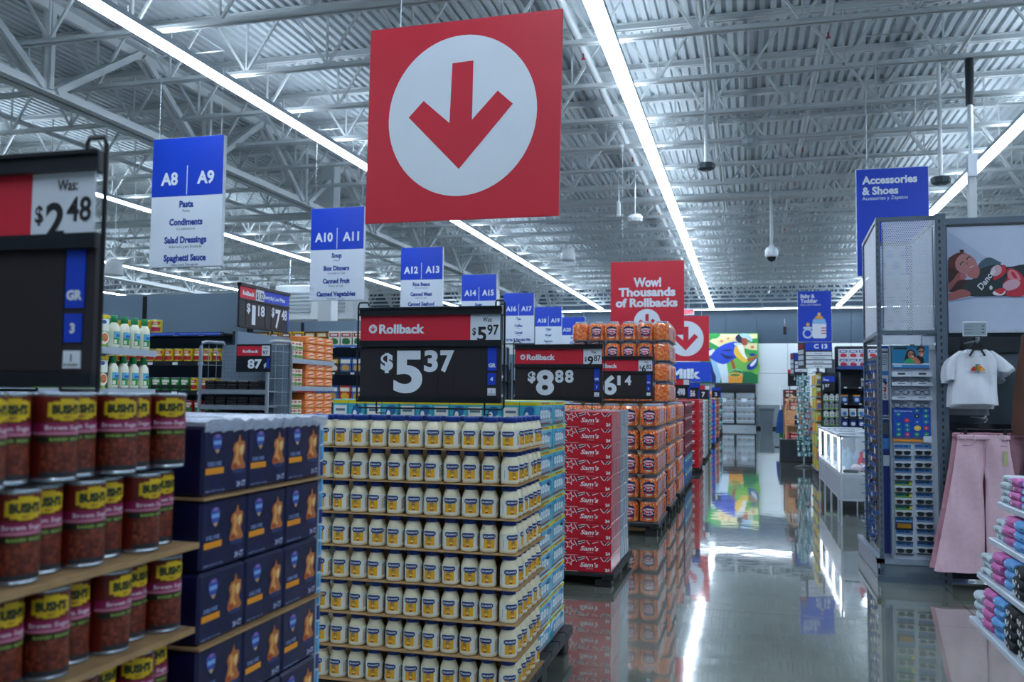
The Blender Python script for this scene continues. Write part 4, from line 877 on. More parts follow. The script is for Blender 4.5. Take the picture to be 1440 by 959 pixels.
# --- slanting double price sign 1.18 / 7.48, faces the aisle ---
XS = -4.965; A = atx(337.5, 397, XS); B = atx(407, 411, XS); Z0 = atx(338, 460, XS).z; w_ = B.y-A.y; h_ = A.z-Z0
T = thing('price_sign', 'double price sign reading $1.18 and $7.48 above the jar display', 'sign', (XS, A.y, Z0), rz=PI/2)
FB = M('121a22', .35); q = MB(); q.box(0, 0, 0, w_, .02, h_, M('262a30', .5)); q.box(0, -.015, h_*.93, w_, .03, h_, FB); q.box(0, -.01, h_*.62, w_, .0, h_*.66, FB); q.box(0, -.01, 0, w_, 0, h_*.03, FB); q.build('frame', T)
MB().box(.005, -.004, h_*.66, w_*.3, 0, h_*.93, RED).text('Rollback', (w_*.16, -.005, h_*.79), SIGNW, h=h_*.1, w=w_*.22, bold=.04).build('red_header', T)
MB().box(w_*.3, -.004, h_*.64, w_*.46, 0, h_*.93, SIGNW).text('$1.32', (w_*.38, -.006, h_*.78), BLACK, h=h_*.17, w=w_*.14, bold=.03).build('was_price_card', T)
MB().box(w_*.46, -.004, h_*.66, w_*.99, 0, h_*.93, M('2a48c8', .5)).text('Everyday Low Price', (w_*.68, -.005, h_*.79), SIGNW, h=h_*.1, w=w_*.44, bold=.03).build('blue_header', T)
q = MB()
for t, x, z, hh, ww in (('$', .13, .47, .2, .07), ('1', .23, .33, .44, .07), ('18', .35, .44, .24, .13), ('$', .62, .47, .2, .06), ('7', .70, .33, .44, .11), ('48', .83, .44, .24, .12)): q.text(t, (w_*x, -.005, h_*z), SIGNW, h=h_*hh, w=w_*ww, al='l', bold=.03, res=3)
q.build('price_digits', T)
for x in (.12, .5, .62): MB().box(w_*x, -.003, h_*.05, w_*(x+.3) if x != .5 else w_*.505, 0, h_*.6, M('221f24', .45)).build('number_card', T)
MB().box(w_*.96, -.004, h_*.05, w_*.99, -.0, h_*.55, BLUE).build('blue_department_tag', T)
MB().tube([(w_*.3, .03, 0), (w_*.3, .03, -.03)], .012, BLACK, 6).tube([(w_*.7, .03, 0), (w_*.7, .03, -.03)], .012, BLACK, 6).build('post', T)
# --- next shelving runs to the back ---
for gi in range(1, 9):
    yf = YF+3.62*gi; lab = 'grey-backed aisle shelving, %s run behind the yellow cans' % nth(gi-1)
    T = thing('gondola_shelving', lab, 'shelving', (0, 0, 0), group='aisle shelving runs')
    zT = zTop-.0; shelf_unit(T, -11.5, -5.2, yf, yf+.5, [2.1+.18, 1.9, 1.5, 1.1, .7, .3], zT, lip=DSH, tags=gi < 2)
    MB().box(-11.4, yf-.016, 2.25, -5.25, yf-.0125, 2.277, M('4a78d0', .5)).build('blue_shelf_strip', T)
COLS = [('2f5fa8', 'e8eadf', 'c89a50'), ('b83038', 'f0e0c0', 'e8b030'), ('e9e4d8', 'b02436', '2f7a4a'), ('d8b030', '7a2a20', 'e8e0d0'), ('3a8a5a', 'f0e8d0', 'd0a040'), ('5a3a2a', 'e8c060', 'e8e0d0'), ('7a4a90', 'f0e0f0', 'e8b030'), ('e08030', 'f4e4c0', '9a2a20')]
BOXP = [Proto(simple_box(.17, .1, .2, *c), 'assorted boxes on the aisle shelving') for c in COLS[:6]]
CW = ['blue', 'red', 'white', 'yellow', 'green', 'brown']
for gi in (1,):
    yf = YF+3.62*gi
    for s, z in enumerate((2.28, 1.9, 1.5)):
        for i in range(11):
            c = [(2, 2, 2, 5, 5, 3, 3, 3, 5, 5, 2)[i], (0, 0, 5, 5, 0, 0, 0, 1, 0, 0, 0)[i], (0, 1, 0, 0, 1, 1, 0, 0, 5, 5, 1)[i]][s]
            BOXP[c].put((-5.35-i*.19, yf+.08, z), random.uniform(-.05, .05), '%s carton left of the $5.37 sign, %s, %s from the aisle end' % (CW[c], row(s), nth(i)))
# end displays on the following runs, faces to the aisle
ES = simple_box(.2, .17, .16, 'd8dce0', 'b02436', '2f6ab0', 'display_carton')
EPs = [Proto(ES, 'cartons on the far end displays'), Proto(simple_box(.2, .17, .16, '2f6ab0', 'e8eadf', 'e8b030', 'display_carton'), 'cartons on the far end displays'), Proto(simple_box(.2, .17, .16, 'b83038', 'f0e0c0', '2a2a50', 'display_carton'), 'cartons on the far end displays')]
EC = ['white', 'blue', 'red']
for gi in range(1, 7):
    yy = ya+3.62*gi
    end_display('shelf end display, %s one beyond the orange cartons' % nth(gi-1), XE, yy, yy+1.2, [1.96, 1.6, 1.24, .88, .52, .16], 2.3)
    for s, z in enumerate((1.96, 1.6, 1.24)):
        if gi > 4 and s > 1: continue
        for j in range(6):
            for l in (0, 1):
                if s == 0 and l and gi != 2: continue
                c = (gi+s+j//3) % 3; EPs[c].put((XE-.11, yy+.1+j*.185, z+l*.162), 0, '%s carton on the %s far end display, %s, %s along, %s layer' % (EC[c], nth(gi-1), row(s), nth(j), ('lower', 'upper')[l]))
# white air handling unit hung far behind the A10 sign
a = at(500, 430, 26.61); T = thing('air_unit', 'white louvred air handling unit hanging under the roof behind the A10 sign', 'ventilation', (a.x-1.2, 26.61, a.z-.5))
MB().cbox(-1.4, -.6, 0, 1.4, .6, 1.15, M('c6ced4', .5), .03).build('casing', T)
for k in range(6): MB().box(-1.1, -.64, .25+k*.12, -.1, -.6, .31+k*.12, M('9aa6ae', .5)).box(.2, -.64, .25+k*.12, 1.1, -.6, .31+k*.12, M('9aa6ae', .5)).build('louvre', T)
for x in (-1.2, 1.2): MB().tube([(x, 0, 1.1), (x, 0, 6.262-a.z+.5)], .02, STEEL, 6).build('hanger_rod', T)
# ================= left side of the main aisle, further on =================
def stack(lab, gl, xr, xl, yf, yb, h, nrow, colors, nx=2, ny=2, base=.1, lowcol=None, name='display_case', extra=None):
    pallet('black pallet under the %s' % lab, xr, xl, yf, yb, base-.005)
    dx, dy, dz = (xr-xl)/nx, (yb-yf)/ny, h/nrow
    pr = {}
    for r in range(nrow):
        c = colors[r % len(colors)] if not (lowcol and r >= nrow-2) else lowcol
        if c not in pr: 
            b_ = simple_box(dx-.006, dy-.006, dz-.004, *c, name=name)
            if extra: extra(b_, dx, dy, dz)
            pr[c] = Proto(b_, gl)
        for i in range(nx):
            for j in range(ny):
                if i > 0 and j > 0: continue
                who = 'aisle corner' if i == 0 and j == 0 else ('front, %s from the corner' % nth(i) if j == 0 else 'aisle side, %s back' % nth(j))
                pr[c].put((xr-dx/2-i*dx, yf+dy/2+j*dy, base+h-(r+1)*dz), 0, '%s, %s, %s' % (lab, row(r), who))
def bow(o, dx, dy, dz):
    q = MB(); y = -dy/2-.004; s = dz*.25
    q.tube([(-.02, y, dz*.5), (-.1, y, dz*.62), (-.12, y, dz*.45), (-.02, y, dz*.5), (.1, y, dz*.68), (.13, y, dz*.5), (.02, y, dz*.45)], .008, SIGNW, 5); q.build('white_swirl_print', o)
stack('maroon case with white swirls', 'maroon cases past the barrels', -1.0, -1.9, 15.25, 17.2, 1.42, 6, [('7a1530', 'a03050', '5a1028')], 2, 4, .1, ('2f7ac0', '3fa860', '1d4a90'), extra=bow)
stack('bright red case with white bow print', 'bright red cases further on', -.955, -1.9, 18.9, 20.6, 1.42, 7, [('d01a2c', 'b8142a', 'a01024')], 2, 3, .12, extra=bow)
stack('grey and white carton', 'grey and white cartons along the aisle', -.99, -1.9, 22.4, 24.2, 1.4, 8, [('c9d0d6', '2a3038', '7a8a98')], 2, 4, .1)
stack('green patterned carton', 'green patterned cartons along the aisle', -1.02, -1.9, 25.8, 27.2, 1.45, 6, [('3f5f3a', '9ab070', 'd8d0a0')], 2, 3, .1)
stack('blue carton with pink print', 'blue cartons along the aisle', -1.0, -1.9, 29.4, 30.8, 1.4, 5, [('1f54c0', 'd04a90', '5fb0e8')], 2, 3, .1)
stack('brown and orange carton', 'brown and orange cartons along the aisle', -1.0, -1.9, 33.4, 34.8, 1.5, 6, [('6a5a48', 'e08a30', 'c83a3a'), ('c83a4a', 'e8c050', '3f9a6a')], 2, 3, .1)
stack('teal and red carton', 'farthest cartons along the aisle', -1.0, -1.9, 38.0, 39.6, 1.5, 6, [('3a9aa8', 'e8e0d0', 'c02a3a'), ('22262c', 'c8ccd0', '5a6470')], 2, 3, .1)
def far_sign(lab, px, Y, txt, hdr, stand):
    a = at(px[0], px[3], Y); b = at(px[2], px[1], Y); w, h = b.x-a.x, b.z-a.z
    T = thing('price_sign', lab, 'sign', (a.x, Y, a.z)); MB().box(0, 0, 0, w, .03, h, M('14181e', .4)).build('frame', T)
    MB().box(.01, -.005, h*.7, w*.6, 0, h-.01, hdr).build('header', T); MB().box(w*.6, -.005, h*.7, w-.01, 0, h-.01, SIGNW if hdr is RED else BLUE).build('was_price_card', T)
    MB().box(w*.88, -.005, h*.05, w*.97, 0, h*.6, BLUE).build('blue_department_tag', T)
    MB().text(txt, (w*.45, -.006, h*.35), SIGNW, h=h*.34, w=w*.1*(2+len(txt)), bold=.05).build('price_digits', T)
    for x in (.1, .9): MB().tube([(w*x, .015, 0), (w*x, .015, -(a.z-stand))], .008, BLACK, 6).build('post', T)
far_sign('far price sign with red header above the maroon cases', (948, 533, 970, 560), 15.6, '498', RED, 1.53)
far_sign('far price sign reading 56 above the bright red cases', (966, 538, 984, 561), 19.2, '56', BLUE, 1.55)
far_sign('far price sign ending in 7 above the grey and white cartons', (982, 542, 998, 561), 22.8, '7', RED, 1.51)
far_sign('far blue price sign above the blue cartons', (1001, 545, 1014, 559), 30.0, '2', BLUE, 1.51)
for k, (u, Y) in enumerate(((1005, 33.7), (1010, 33.9))):
    q = MB(); a = at(u, 560, Y); q.lathe([(.0, 0), (.1, .01), (.14, .08), (.12, .16), (.03, .18), (0, .18)], M('f09030', .5), 12); o = q.build('orange_plush'); o.location = (-1.3-.35*k, Y, 1.603); tag(o, 'orange round toy on top of the far cartons, %s one' % ('nearer the aisle' if k == 0 else 'farther from the aisle'), 'toy')
# freezer case, bin
fa = at(1014, 548, 45.4); fb = at(1064, 602, 45.4)
T = thing('freezer_case', 'black-framed two-door glass freezer case against the back wall', 'freezer', (0, 0, 0)); x0, x1 = at(1005, 575, 45.4).x, at(1063, 575, 45.4).x; zt = fa.z; Y = 45.4; K = M('0e1216', .4)
MB().box(x0, Y, 0, x1, Y+.06, .22, M('aab6c0', .5)).build('kick_plate', T); MB().box(x0, Y+.06, .22, x1, Y+.9, .26, K).box(x0, Y+.86, .22, x1, Y+.9, zt, M('9fb0c0', .4, emit=.12)).box(x0, Y+.0, zt-.08, x1, Y+.9, zt, K).box(x0, Y, zt, x1, Y+.9, zt+.28, M('1a2230', .5)).build('cabinet', T)  # cabinet back carries a faint glow of its own though it is no lamp
nd = 2; dw = (x1-x0)/nd
for k in range(nd):
    a, b = x0+k*dw, x0+(k+1)*dw; q = MB()
    for u in ((a, .22, a+.06, zt-.08), (b-.06, .22, b, zt-.08), (a, .22, b, .29), (a, zt-.15, b, zt-.08)): q.box(u[0], Y-.02, u[1], u[2], Y+.03, u[3], K)
    d = q.build('door', T); MB().box(a+.06, Y, .29, b-.06, Y+.008, zt-.15, M('c8dcea', .05, var=0, alpha=.15)).build('pane', d)
    MB().tube([(b-.04 if k == 0 else a+.04, Y-.05, .9), (b-.04 if k == 0 else a+.04, Y-.05, 1.5)], .012, STEEL, 6).build('handle', d)
    MB().box(a+.3, Y-.004, 1.35, a+.55, Y, 1.52, SIGNW).build('notice', d)
    for s in range(5): MB().box(a+.06, Y+.15, .42+s*.33, b-.06, Y+.8, .44+s*.33, M('b9c8d6', .4)).box(a+.06, Y+.14, .4+s*.33, b-.06, Y+.15, .45+s*.33, SIGNW).build('shelf', T)
FP = [Proto(simple_box(.2, .2, .17, *c, name='frozen_box'), 'boxes in the freezer case') for c in (('7f8c9c', '5a463e', '7a5a4c'), ('93a2ae', '4a5866', '8a6a54'))]
for k in range(nd):
    for s in range(4):
        for i in range(4): FP[(i+s) % 2].put((x0+k*dw+.2+i*.24, Y+.35, .445+s*.33), 0, 'frozen food box, %s door, %s shelf up, %s along' % (('left', 'right')[k], nth(s), nth(i)))
a = at(1078, 605, 44.6); T = thing('trash_bin', 'grey square trash bin in front of the white back wall', 'bin', (a.x, 44.6, 0))
MB().add([(-.26,-.26,0),(.26,-.26,0),(.26,.26,0),(-.26,.26,0),(-.34,-.34,.95),(.34,-.34,.95),(.34,.34,.95),(-.34,.34,.95)], [(0,3,2,1),(4,5,6,7),(0,1,5,4),(1,2,6,5),(2,3,7,6),(3,0,4,7)], M('5a6670', .5)).build('body', T)
MB().cbox(-.37, -.37, .95, .37, .37, 1.08, M('4a555e', .5), .03).build('lid', T)
MB().box(a.x+.35, 0, 0, 1, 1, 1, K) if 0 else None
# ================= right side =================
FR = M('5c6b7a', .4, .3, var=.05); FRL = M('8796a6', .4, .2); PWH = M('c3cede', .45)
def perf():
    m = bpy.data.materials.new('perforated_white'); m.use_nodes = True; nt = m.node_tree; b = nt.nodes['Principled BSDF']; b.inputs['Base Color'].default_value = lin('cfd8e6'); b.inputs['Roughness'].default_value = .4; L = nt.links.new
    tc = nt.nodes.new('ShaderNodeTexCoord'); s = nt.nodes.new('ShaderNodeSeparateXYZ'); L(tc.outputs['Object'], s.inputs[0])
    def mth(op, a, b_=None, v=None):
        n = nt.nodes.new('ShaderNodeMath'); n.operation = op; L(a, n.inputs[0]) if not isinstance(a, float) else None
        if b_ is not None: L(b_, n.inputs[1])
        if v is not None: n.inputs[1].default_value = v
        return n.outputs[0]
    h = mth('ADD', s.outputs[0], s.outputs[1])
    u = mth('DIVIDE', h, v=.0185); w = mth('DIVIDE', s.outputs[2], v=.032)
    ds = []
    for o in (0., .5):
        fu = mth('SUBTRACT', mth('FRACT', mth('ADD', u, v=o+100)), v=.5); fw = mth('SUBTRACT', mth('FRACT', mth('ADD', w, v=o+100)), v=.5)
        fu = mth('MULTIPLY', fu, v=.0185); fw = mth('MULTIPLY', fw, v=.032)
        ds.append(mth('SQRT', mth('ADD', mth('MULTIPLY', fu, fu), mth('MULTIPLY', fw, fw))))
    d = mth('MINIMUM', ds[0], ds[1]); a = mth('GREATER_THAN', d, v=.0054); L(a, b.inputs['Alpha']); return m
PF = perf()
TX0, TX1, TY0, TY1 = 1.125, 1.665, 8.45, 9.86; TZ = 3.215
T = thing('display_tower', 'tall grey framed fixture with perforated white top and racks of sunglasses', 'display', (0, 0, 0))
def post(x0, y0, x1, y1, z1, nm='post'):
    q = MB(); q.box(x0, y0, 0, x1, y1, z1, FR); p = q.build(nm, T); s = MB()
    for k in range(int(z1/.06)): s.box(x0+.3*(x1-x0), y0-.0008, .06*k+.02, x0+.5*(x1-x0), y0, .06*k+.05, DKGREY)
    s.build('slots', p)['kind'] = 'stuff'
post(TX0, TY0, TX0+.035, TY0+.04, TZ); post(TX1-.055, TY0-.02, TX1+.03, TY0+.05, TZ+.01); post(1.175, TY1-.04, 1.21, TY1, TZ-.0); post(TX1-.04, TY1-.04, TX1, TY1, TZ)
zp = 2.2
for z in (TZ-.035, zp-.035):
    q = MB(); q.box(TX0+.035, TY0+.001, z, TX1-.055, TY0+.034, z+.035, FR).bar((TX0+.02, TY0+.04, z+.0175), (1.19, TY1-.04, z+.0175), .033, .033, FR).box(TX1-.034, TY0+.05, z, TX1-.001, TY1-.04, z+.034, FR).box(1.21, TY1-.035, z, TX1-.04, TY1-.002, z+.035, FR); q.build('top_rail' if z > 3 else 'middle_rail', T)
q = MB().box(TX0+.05, TY0+.01, zp+.0, TX1-.07, TY0+.012, TZ-.04, PF); q.build('perforated_panel', T)
q = MB().add([(TX0+.012, TY0+.06, zp), (1.19, TY1-.06, zp), (1.19, TY1-.06, TZ-.04), (TX0+.012, TY0+.06, TZ-.04), (TX0+.015, TY0+.06, zp), (1.193, TY1-.06, zp), (1.193, TY1-.06, TZ-.04), (TX0+.015, TY0+.06, TZ-.04)], [(0, 1, 2, 3), (7, 6, 5, 4)], PF); q.build('perforated_panel', T)
q = MB().box(TX0+.05, TY1-.02, zp+.0, TX1-.07, TY1-.018, TZ-.04, PF); q.build('perforated_panel', T)
q = MB().box(TX1-.02, TY0+.06, zp, TX1-.018, TY1-.06, TZ-.04, PF); q.build('perforated_panel', T)
for x in (TX0+.052, TX1-.075): MB().box(x, TY0-.0, zp+.02, x+.006, TY0+.02, TZ-.1, FR).build('side_trim', T)
MB().box(TX0+.075, TY0+.036, zp-.05, TX1-.05, TY1-.04, zp-.04, M('9aa8b8', .5)).build('shelf', T)
MB().box(TX0+.045, TY0-.005, 2.075, TX1-.18, TY0+.01, 2.155, PWH).build('white_valance', T)
MB().box(TX1-.17, TY0+.02, 2.03, TX1-.07, TY0+.1, 2.15, M('b5c2d2', .4)).build('light_box', T)
# base
q = MB(); q.box(TX0+.035, TY0+.012, .03, TX1-.05, TY0+.02, .16, M('66737f', .5)).box(TX0-.02, TY0+.05, .03, TX0-.012, TY1, .17, M('8f9aa6', .5)); q.build('kick_panel', T)
q = MB(); q.box(TX0-.03, TY0, .155, TX1, TY0+.045, .195, FRL).box(TX0-.03, TY0, .155, TX0+.02, TY1+.02, .195, FRL).box(TX0-.02, TY0-.005, 0, TX1+.02, TY0+.03, .05, FR).box(TX0-.025, TY0, 0, TX0+.01, TY1+.02, .03, FR).box(TX0+.22, TY0-.01, .05, TX1-.12, TY0-.004, .085, FR); q.build('base_frame', T)
MB().box(TX0, TY0+.3, .05, TX1, TY1, .06, FR).build('base_deck', T)
# inner display board, faces the camera
BX0, BX1, BY = at(1253, 600, 8.5).x, at(1321, 600, 8.5).x, 8.5
MB().box(BX0, BY, .19, BX1, BY+.02, 2.07, PWH).box(BX0-.012, BY-.04, .19, BX0, BY+.02, 2.07, FRL).box(BX1, BY-.05, .19, BX1+.02, BY+.02, 2.07, FRL).build('back_board', T)
MB().box(TX0+.05, TY0+.1, .19, TX1-.03, TY0+.12, 2.07, PWH).build('inner_wall', T)
# narrow poster column
nx0, nx1 = at(1239, 600, BY).x, at(1250, 600, BY).x
def zpx(v, u=1280, Y=8.5): return at(u, v, Y).z
for a, b, c in ((486, 490, '2f6ad0'), (490, 522, 'c3cede'), (522, 528, '2f78c8'), (528, 563, 'd3d8e6'), (563, 617, '142a7a'), (617, 632, '3a80c8'), (632, 641, '142a7a'), (641, 656, 'bcc8d8'), (656, 780, '0e1f70')):
    o = MB().box(nx0, BY-.002, zpx(b), nx1, BY+.002, zpx(a), M(c, .4)).build('narrow_poster', T)
q = MB()
for k in range(16): q.add([(nx0+random.uniform(.005, .04), BY-.0028, zpx(530+k*2)), (nx0+random.uniform(.04, .07), BY-.0028, zpx(531+k*2)), (nx0+.04, BY-.0028, zpx(535+k*1.8))], [(0, 1, 2)], M(random.choice(['c8283a', '1d6ad0', '20262c', 'e8b0c0']), .5, var=0))
for k in range(6): q.box(nx0+.01, BY-.003, zpx(500+k*2.6), nx1-.01, BY-.002, zpx(499+k*2.6), M('50607a', .5))
q.box(nx0+.012, BY-.003, zpx(496), nx1, BY-.002, zpx(494), BLACK); q.text('PROTECT', ((nx0+nx1)/2, BY-.003, zpx(585)), SIGNW, h=.012, w=.07, bold=.04).text('YOUR EYES', ((nx0+nx1)/2, BY-.003, zpx(589)), SIGNW, h=.012, w=.07, bold=.04); q.box(nx0+.005, BY-.003, zpx(611), nx1-.005, BY-.002, zpx(594), M('4a5058', .4)); q.build('poster_print', T)
# couple poster
fx = lambda x, y: (at(1230+x/7.373, 470+y/7.373, BY-.03).x, at(1230+x/7.373, 470+y/7.373, BY-.03).z)
q = MB(); a = fx(178, 118); b = fx(572, 350); q.box(a[0], BY-.03, b[1], b[0], BY-.005, a[1], M('c3cede', .4)); pt = q.build('eyewear_poster', T)
q = MB(); art(q, [('1878a8', [(180, 120), (562, 120), (562, 300), (180, 300)]), ('20262c', [(195, 135), (335, 135), (335, 158), (195, 158)]), ('1a1416', [(310, 270), (325, 200), (345, 165), (385, 158), (415, 185), (430, 240), (400, 285), (330, 290)], 1), ('b9745a', ell(375, 212, 30, 42)), ('1f9a6a', [(310, 300), (325, 262), (370, 250), (420, 275), (450, 300)], 1), ('14181e', [(410, 300), (430, 240), (460, 215), (500, 240), (505, 300)], 1), ('1c1618', [(432, 170), (445, 130), (480, 122), (512, 140), (516, 175), (500, 160), (450, 160)], 1), ('b87a60', ell(482, 190, 30, 46)), ('b9745a', [(380, 240), (420, 235), (470, 280), (465, 300), (420, 300)], 1), ('1a1416', [(355, 205), (372, 203), (372, 216), (357, 216)]), ('1a1416', [(382, 200), (400, 198), (400, 212), (384, 213)]), ('1a1416', [(455, 172), (477, 172), (476, 188), (457, 188)]), ('1a1416', [(486, 172), (508, 172), (507, 188), (488, 188)]), ('eee8e4', ell(392, 232, 9, 4)), ('eee8e4', ell(486, 213, 11, 4)), ('2a78b8', [(182, 318), (565, 318), (565, 348), (182, 348)]), ('9fd0ea', [(195, 322), (280, 322), (280, 338), (195, 338)])], fx, BY-.0305); q.build('poster_print', pt)
# reading glasses on three lipped shelves
def glasses(tag_='reading_glasses', w_=.13, col='2a3340', lens=None, lab='x', cat='glasses'):
    q = MB(); K = M(col, .25)
    for s in (-1, 1):
        pts = [(s*w_*.26+a, 0, b) for a, b in ell(0, 0, w_*.2, w_*.145, 14)]; q.tube(pts+[pts[0]], .003, K, 5, False)
        q.tube([(s*w_*.47, 0, w_*.06), (s*w_*.5, .01, w_*.06), (s*w_*.5, .05, w_*.03)], .003, K, 5)
    q.tube([(-w_*.07, 0, w_*.05), (0, -.004, w_*.07), (w_*.07, 0, w_*.05)], .003, K, 5); o = q.build(tag_); tag(o, lab, cat)
    q = MB()
    for s in (-1, 1): q.poly([(s*w_*.26+a, .0005, b) for a, b in ell(0, 0, w_*.19, w_*.135, 14)], M(lens or '9fb4c8', .08, alpha=1 if lens else .35, var=0))
    q.build('lens', o); return o
PG = Proto(glasses(), 'reading glasses on the lipped shelves')
for s, (vt, vb, vg) in enumerate(((523, 530, 536), (537.5, 543, 550), (557.5, 563, 568.5))):
    for k, (u0, u1) in enumerate(((1254.5, 1281), (1283, 1311))):
        q = MB(); x0, x1 = at(u0, vt, BY-.06).x, at(u1, vt, BY-.06).x; q.box(x0, BY-.06, zpx(vb, 1280, BY-.06), x1, BY-.055, zpx(vt, 1280, BY-.06), PWH).box(x0, BY-.06, zpx(vb, 1280, BY-.06)-.001, x1, BY, zpx(vb, 1280, BY-.06)+.003, M('2a5a9a', .4)).box((x0+x1)/2-.03, BY-.061, zpx(vb, 1280, BY-.06)+.02, (x0+x1)/2+.03, BY-.06, zpx(vt, 1280, BY-.06)-.008, DKGREY); q.build('glasses_shelf', T)
        PG.put(((x0+x1)/2, BY-.045, zpx(vg+1.5, 1280, BY-.045)), 0, 'dark framed reading glasses, %s shelf, %s pair' % (('upper', 'middle', 'lower')[s], ('left', 'right')[k]))
# lens chart board
fx = lambda x, y: (at(1200+x/6.85, 560+y/6.85, BY-.03).x, at(1200+x/6.85, 560+y/6.85, BY-.03).z)
a = fx(380, 90); b = fx(748, 378); q = MB().box(a[0], BY-.03, b[1], b[0], BY-.001, a[1], M('1648b0', .4)); pt = q.build('lens_chart', T)
q = MB()
for i, (x, y, c) in enumerate(((435, 155, '1d8090'), (435, 250, '1d8090'), (438, 300, '1d8090'), (438, 348, '1f8f70'), (515, 213, 'd02a4a'), (518, 260, '1f7fa0'), (522, 302, '1d8090'), (522, 348, 'b02a5a'), (612, 120, '1d8090'), (612, 172, '20343c'), (614, 228, '1a60c0'), (618, 288, 'e0c840'), (612, 348, '1f8f70'), (698, 120, '1d8090'), (698, 172, '1f8f70'), (700, 228, '1d8090'), (702, 288, 'c03a2a'), (702, 348, '1f8f70'))):
    r = 34 if c in ('e0c840',) else 27; art(q, [(c, ell(x, y, r, r*.75)), ('d8e4f0', ell(x, y, 7, 6, 8))], fx, BY-.0305)
o = fx(480, 122); q.text('Select Your Lens Today', (o[0]-.0, BY-.031, o[1]), SIGNW, h=.012, w=.15, bold=.02, res=1); q.build('chart_print', pt)
a = fx(385, 395); b = fx(670, 420); MB().box(a[0], BY-.03, b[1], b[0], BY-.001, a[1], M('e08a28', .4)).build('orange_strip', T); a = fx(672, 365); b = fx(752, 425); MB().box(a[0], BY-.05, b[1], b[0], BY-.001, a[1], PWH).build('white_tag', T)
# sunglasses packs 9 x 2
def pack(top, lens, fr, gold=False):
    w_, h_ = .142, .098; q = MB(); q.box(-w_/2, 0, 0, w_/2, .006, h_, M('c9d6e2' if not gold else '1d2a60', .4)); o = q.build('sunglasses_pack'); tag(o, 'x', 'sunglasses')
    q = MB(); q.box(-w_/2+.003, -.001, h_*.62, w_/2-.003, 0, h_, M(top, .4)).box(-w_/2+.008, -.0016, h_*.82, 0, -.001, h_*.92, M('123a8a', .4)).box(w_*.1, -.0016, h_*.8, w_*.3, -.001, h_*.92, M('0f2f70', .4)).box(-w_/2+.003, -.0016, h_*.68, w_/2-.01, -.001, h_*.71, M('c98a5a', .4)); 
    if top == '1f9a50': q.box(w_*.33, -.002, h_*.72, w_/2, -.001, h_, M('e8d02a', .4))
    q.box(-w_*.4, -.002, h_*.1, -w_*.28, -.001, h_*.17, M('e08030', .4)); q.build('printed_card', o)
    q = MB()
    if gold: q.prism([(-.055, .012), (.055, .012), (.055, .05), (-.055, .05)], -.02, 0, M('b8862a', .25, .5))
    else:
        for s in (-1, 1): q.prism(smooth_poly([(s*.008, h_*.28), (s*.012, h_*.15), (s*.035, h_*.1), (s*.056, h_*.16), (s*.06, h_*.42), (s*.035, h_*.46), (s*.01, h_*.42)][::s], 2), -.02, -.014, M(lens, .12))
        q.box(-.01, -.02, h_*.32, .01, -.014, h_*.4, M(lens, .12))
        for s in (-1, 1): q.box(s*.062-.002, -.018, h_*.3, s*.062+.002, .0, h_*.42, M(fr, .3))
    q.build('sunglasses_front', o); return o
pk = [Proto(pack('2f7fc0', '1c222c', '1c222c'), 'sunglasses packs on the rack'), Proto(pack('1f9a50', '2a2420', '8a7a60'), 'sunglasses packs on the rack'), Proto(pack('2f8fd0', '1c222c', '1c222c', True), 'sunglasses packs on the rack')]
for r in range(9):
    for k in (0, 1):
        u = 1269.5+r*.35 if k == 0 else 1298+r*.5; vb = 641+r*17.2; p_ = at(u, vb, BY-.012)
        kind = 1 if (k == 0 and r in (3, 4, 5)) else (2 if k == 0 and r == 6 else 0)
        pk[kind].put((p_.x, BY-.012, p_.z), 0, '%s sunglasses pack, %s column, %s' % (('blue-topped', 'green-topped', 'gold mirrored')[kind], ('left', 'right')[k], row(r)))
        MB().box(p_.x-.071, BY-.036, p_.z-.004, p_.x+.071, BY, p_.z-.001, BLACK).build('pack_ledge', T)
# sunglasses hanging on the tower's aisle side
PH_ = Proto(glasses('sunglasses', .14, '2a5a9a', '1d4a88'), 'sunglasses on the aisle side of the tower'); tgp = M('dfe6f0', .4)
qq = MB(); qq.add([(TX0+.05, TY0+.2, .2), (1.205, TY1-.1, .2), (1.205, TY1-.1, 2.0), (TX0+.05, TY0+.2, 2.0), (TX0+.07, TY0+.2, .2), (1.225, TY1-.1, .2), (1.225, TY1-.1, 2.0), (TX0+.07, TY0+.2, 2.0)], [(0, 1, 2, 3), (7, 6, 5, 4), (0, 3, 7, 4), (3, 2, 6, 7), (1, 5, 6, 2), (0, 4, 5, 1)], M('141a24', .4)); qq.build('side_board', T)
for r in range(20):
    for k in range(3):
        o = PH_.put((TX0+.01+k*.018, TY0+.36+k*.38, 1.93-r*.086), PI/2+random.uniform(-.3, .3), 'blue-lensed sunglasses hanging on the tower side, %s, %s from the front' % (row(r) if r else 'top row', nth(k)))
        if (r+k) % 2: MB().box(-.012, -.004, -.065, .008, -.001, .0, tgp).build('white_tag', o)
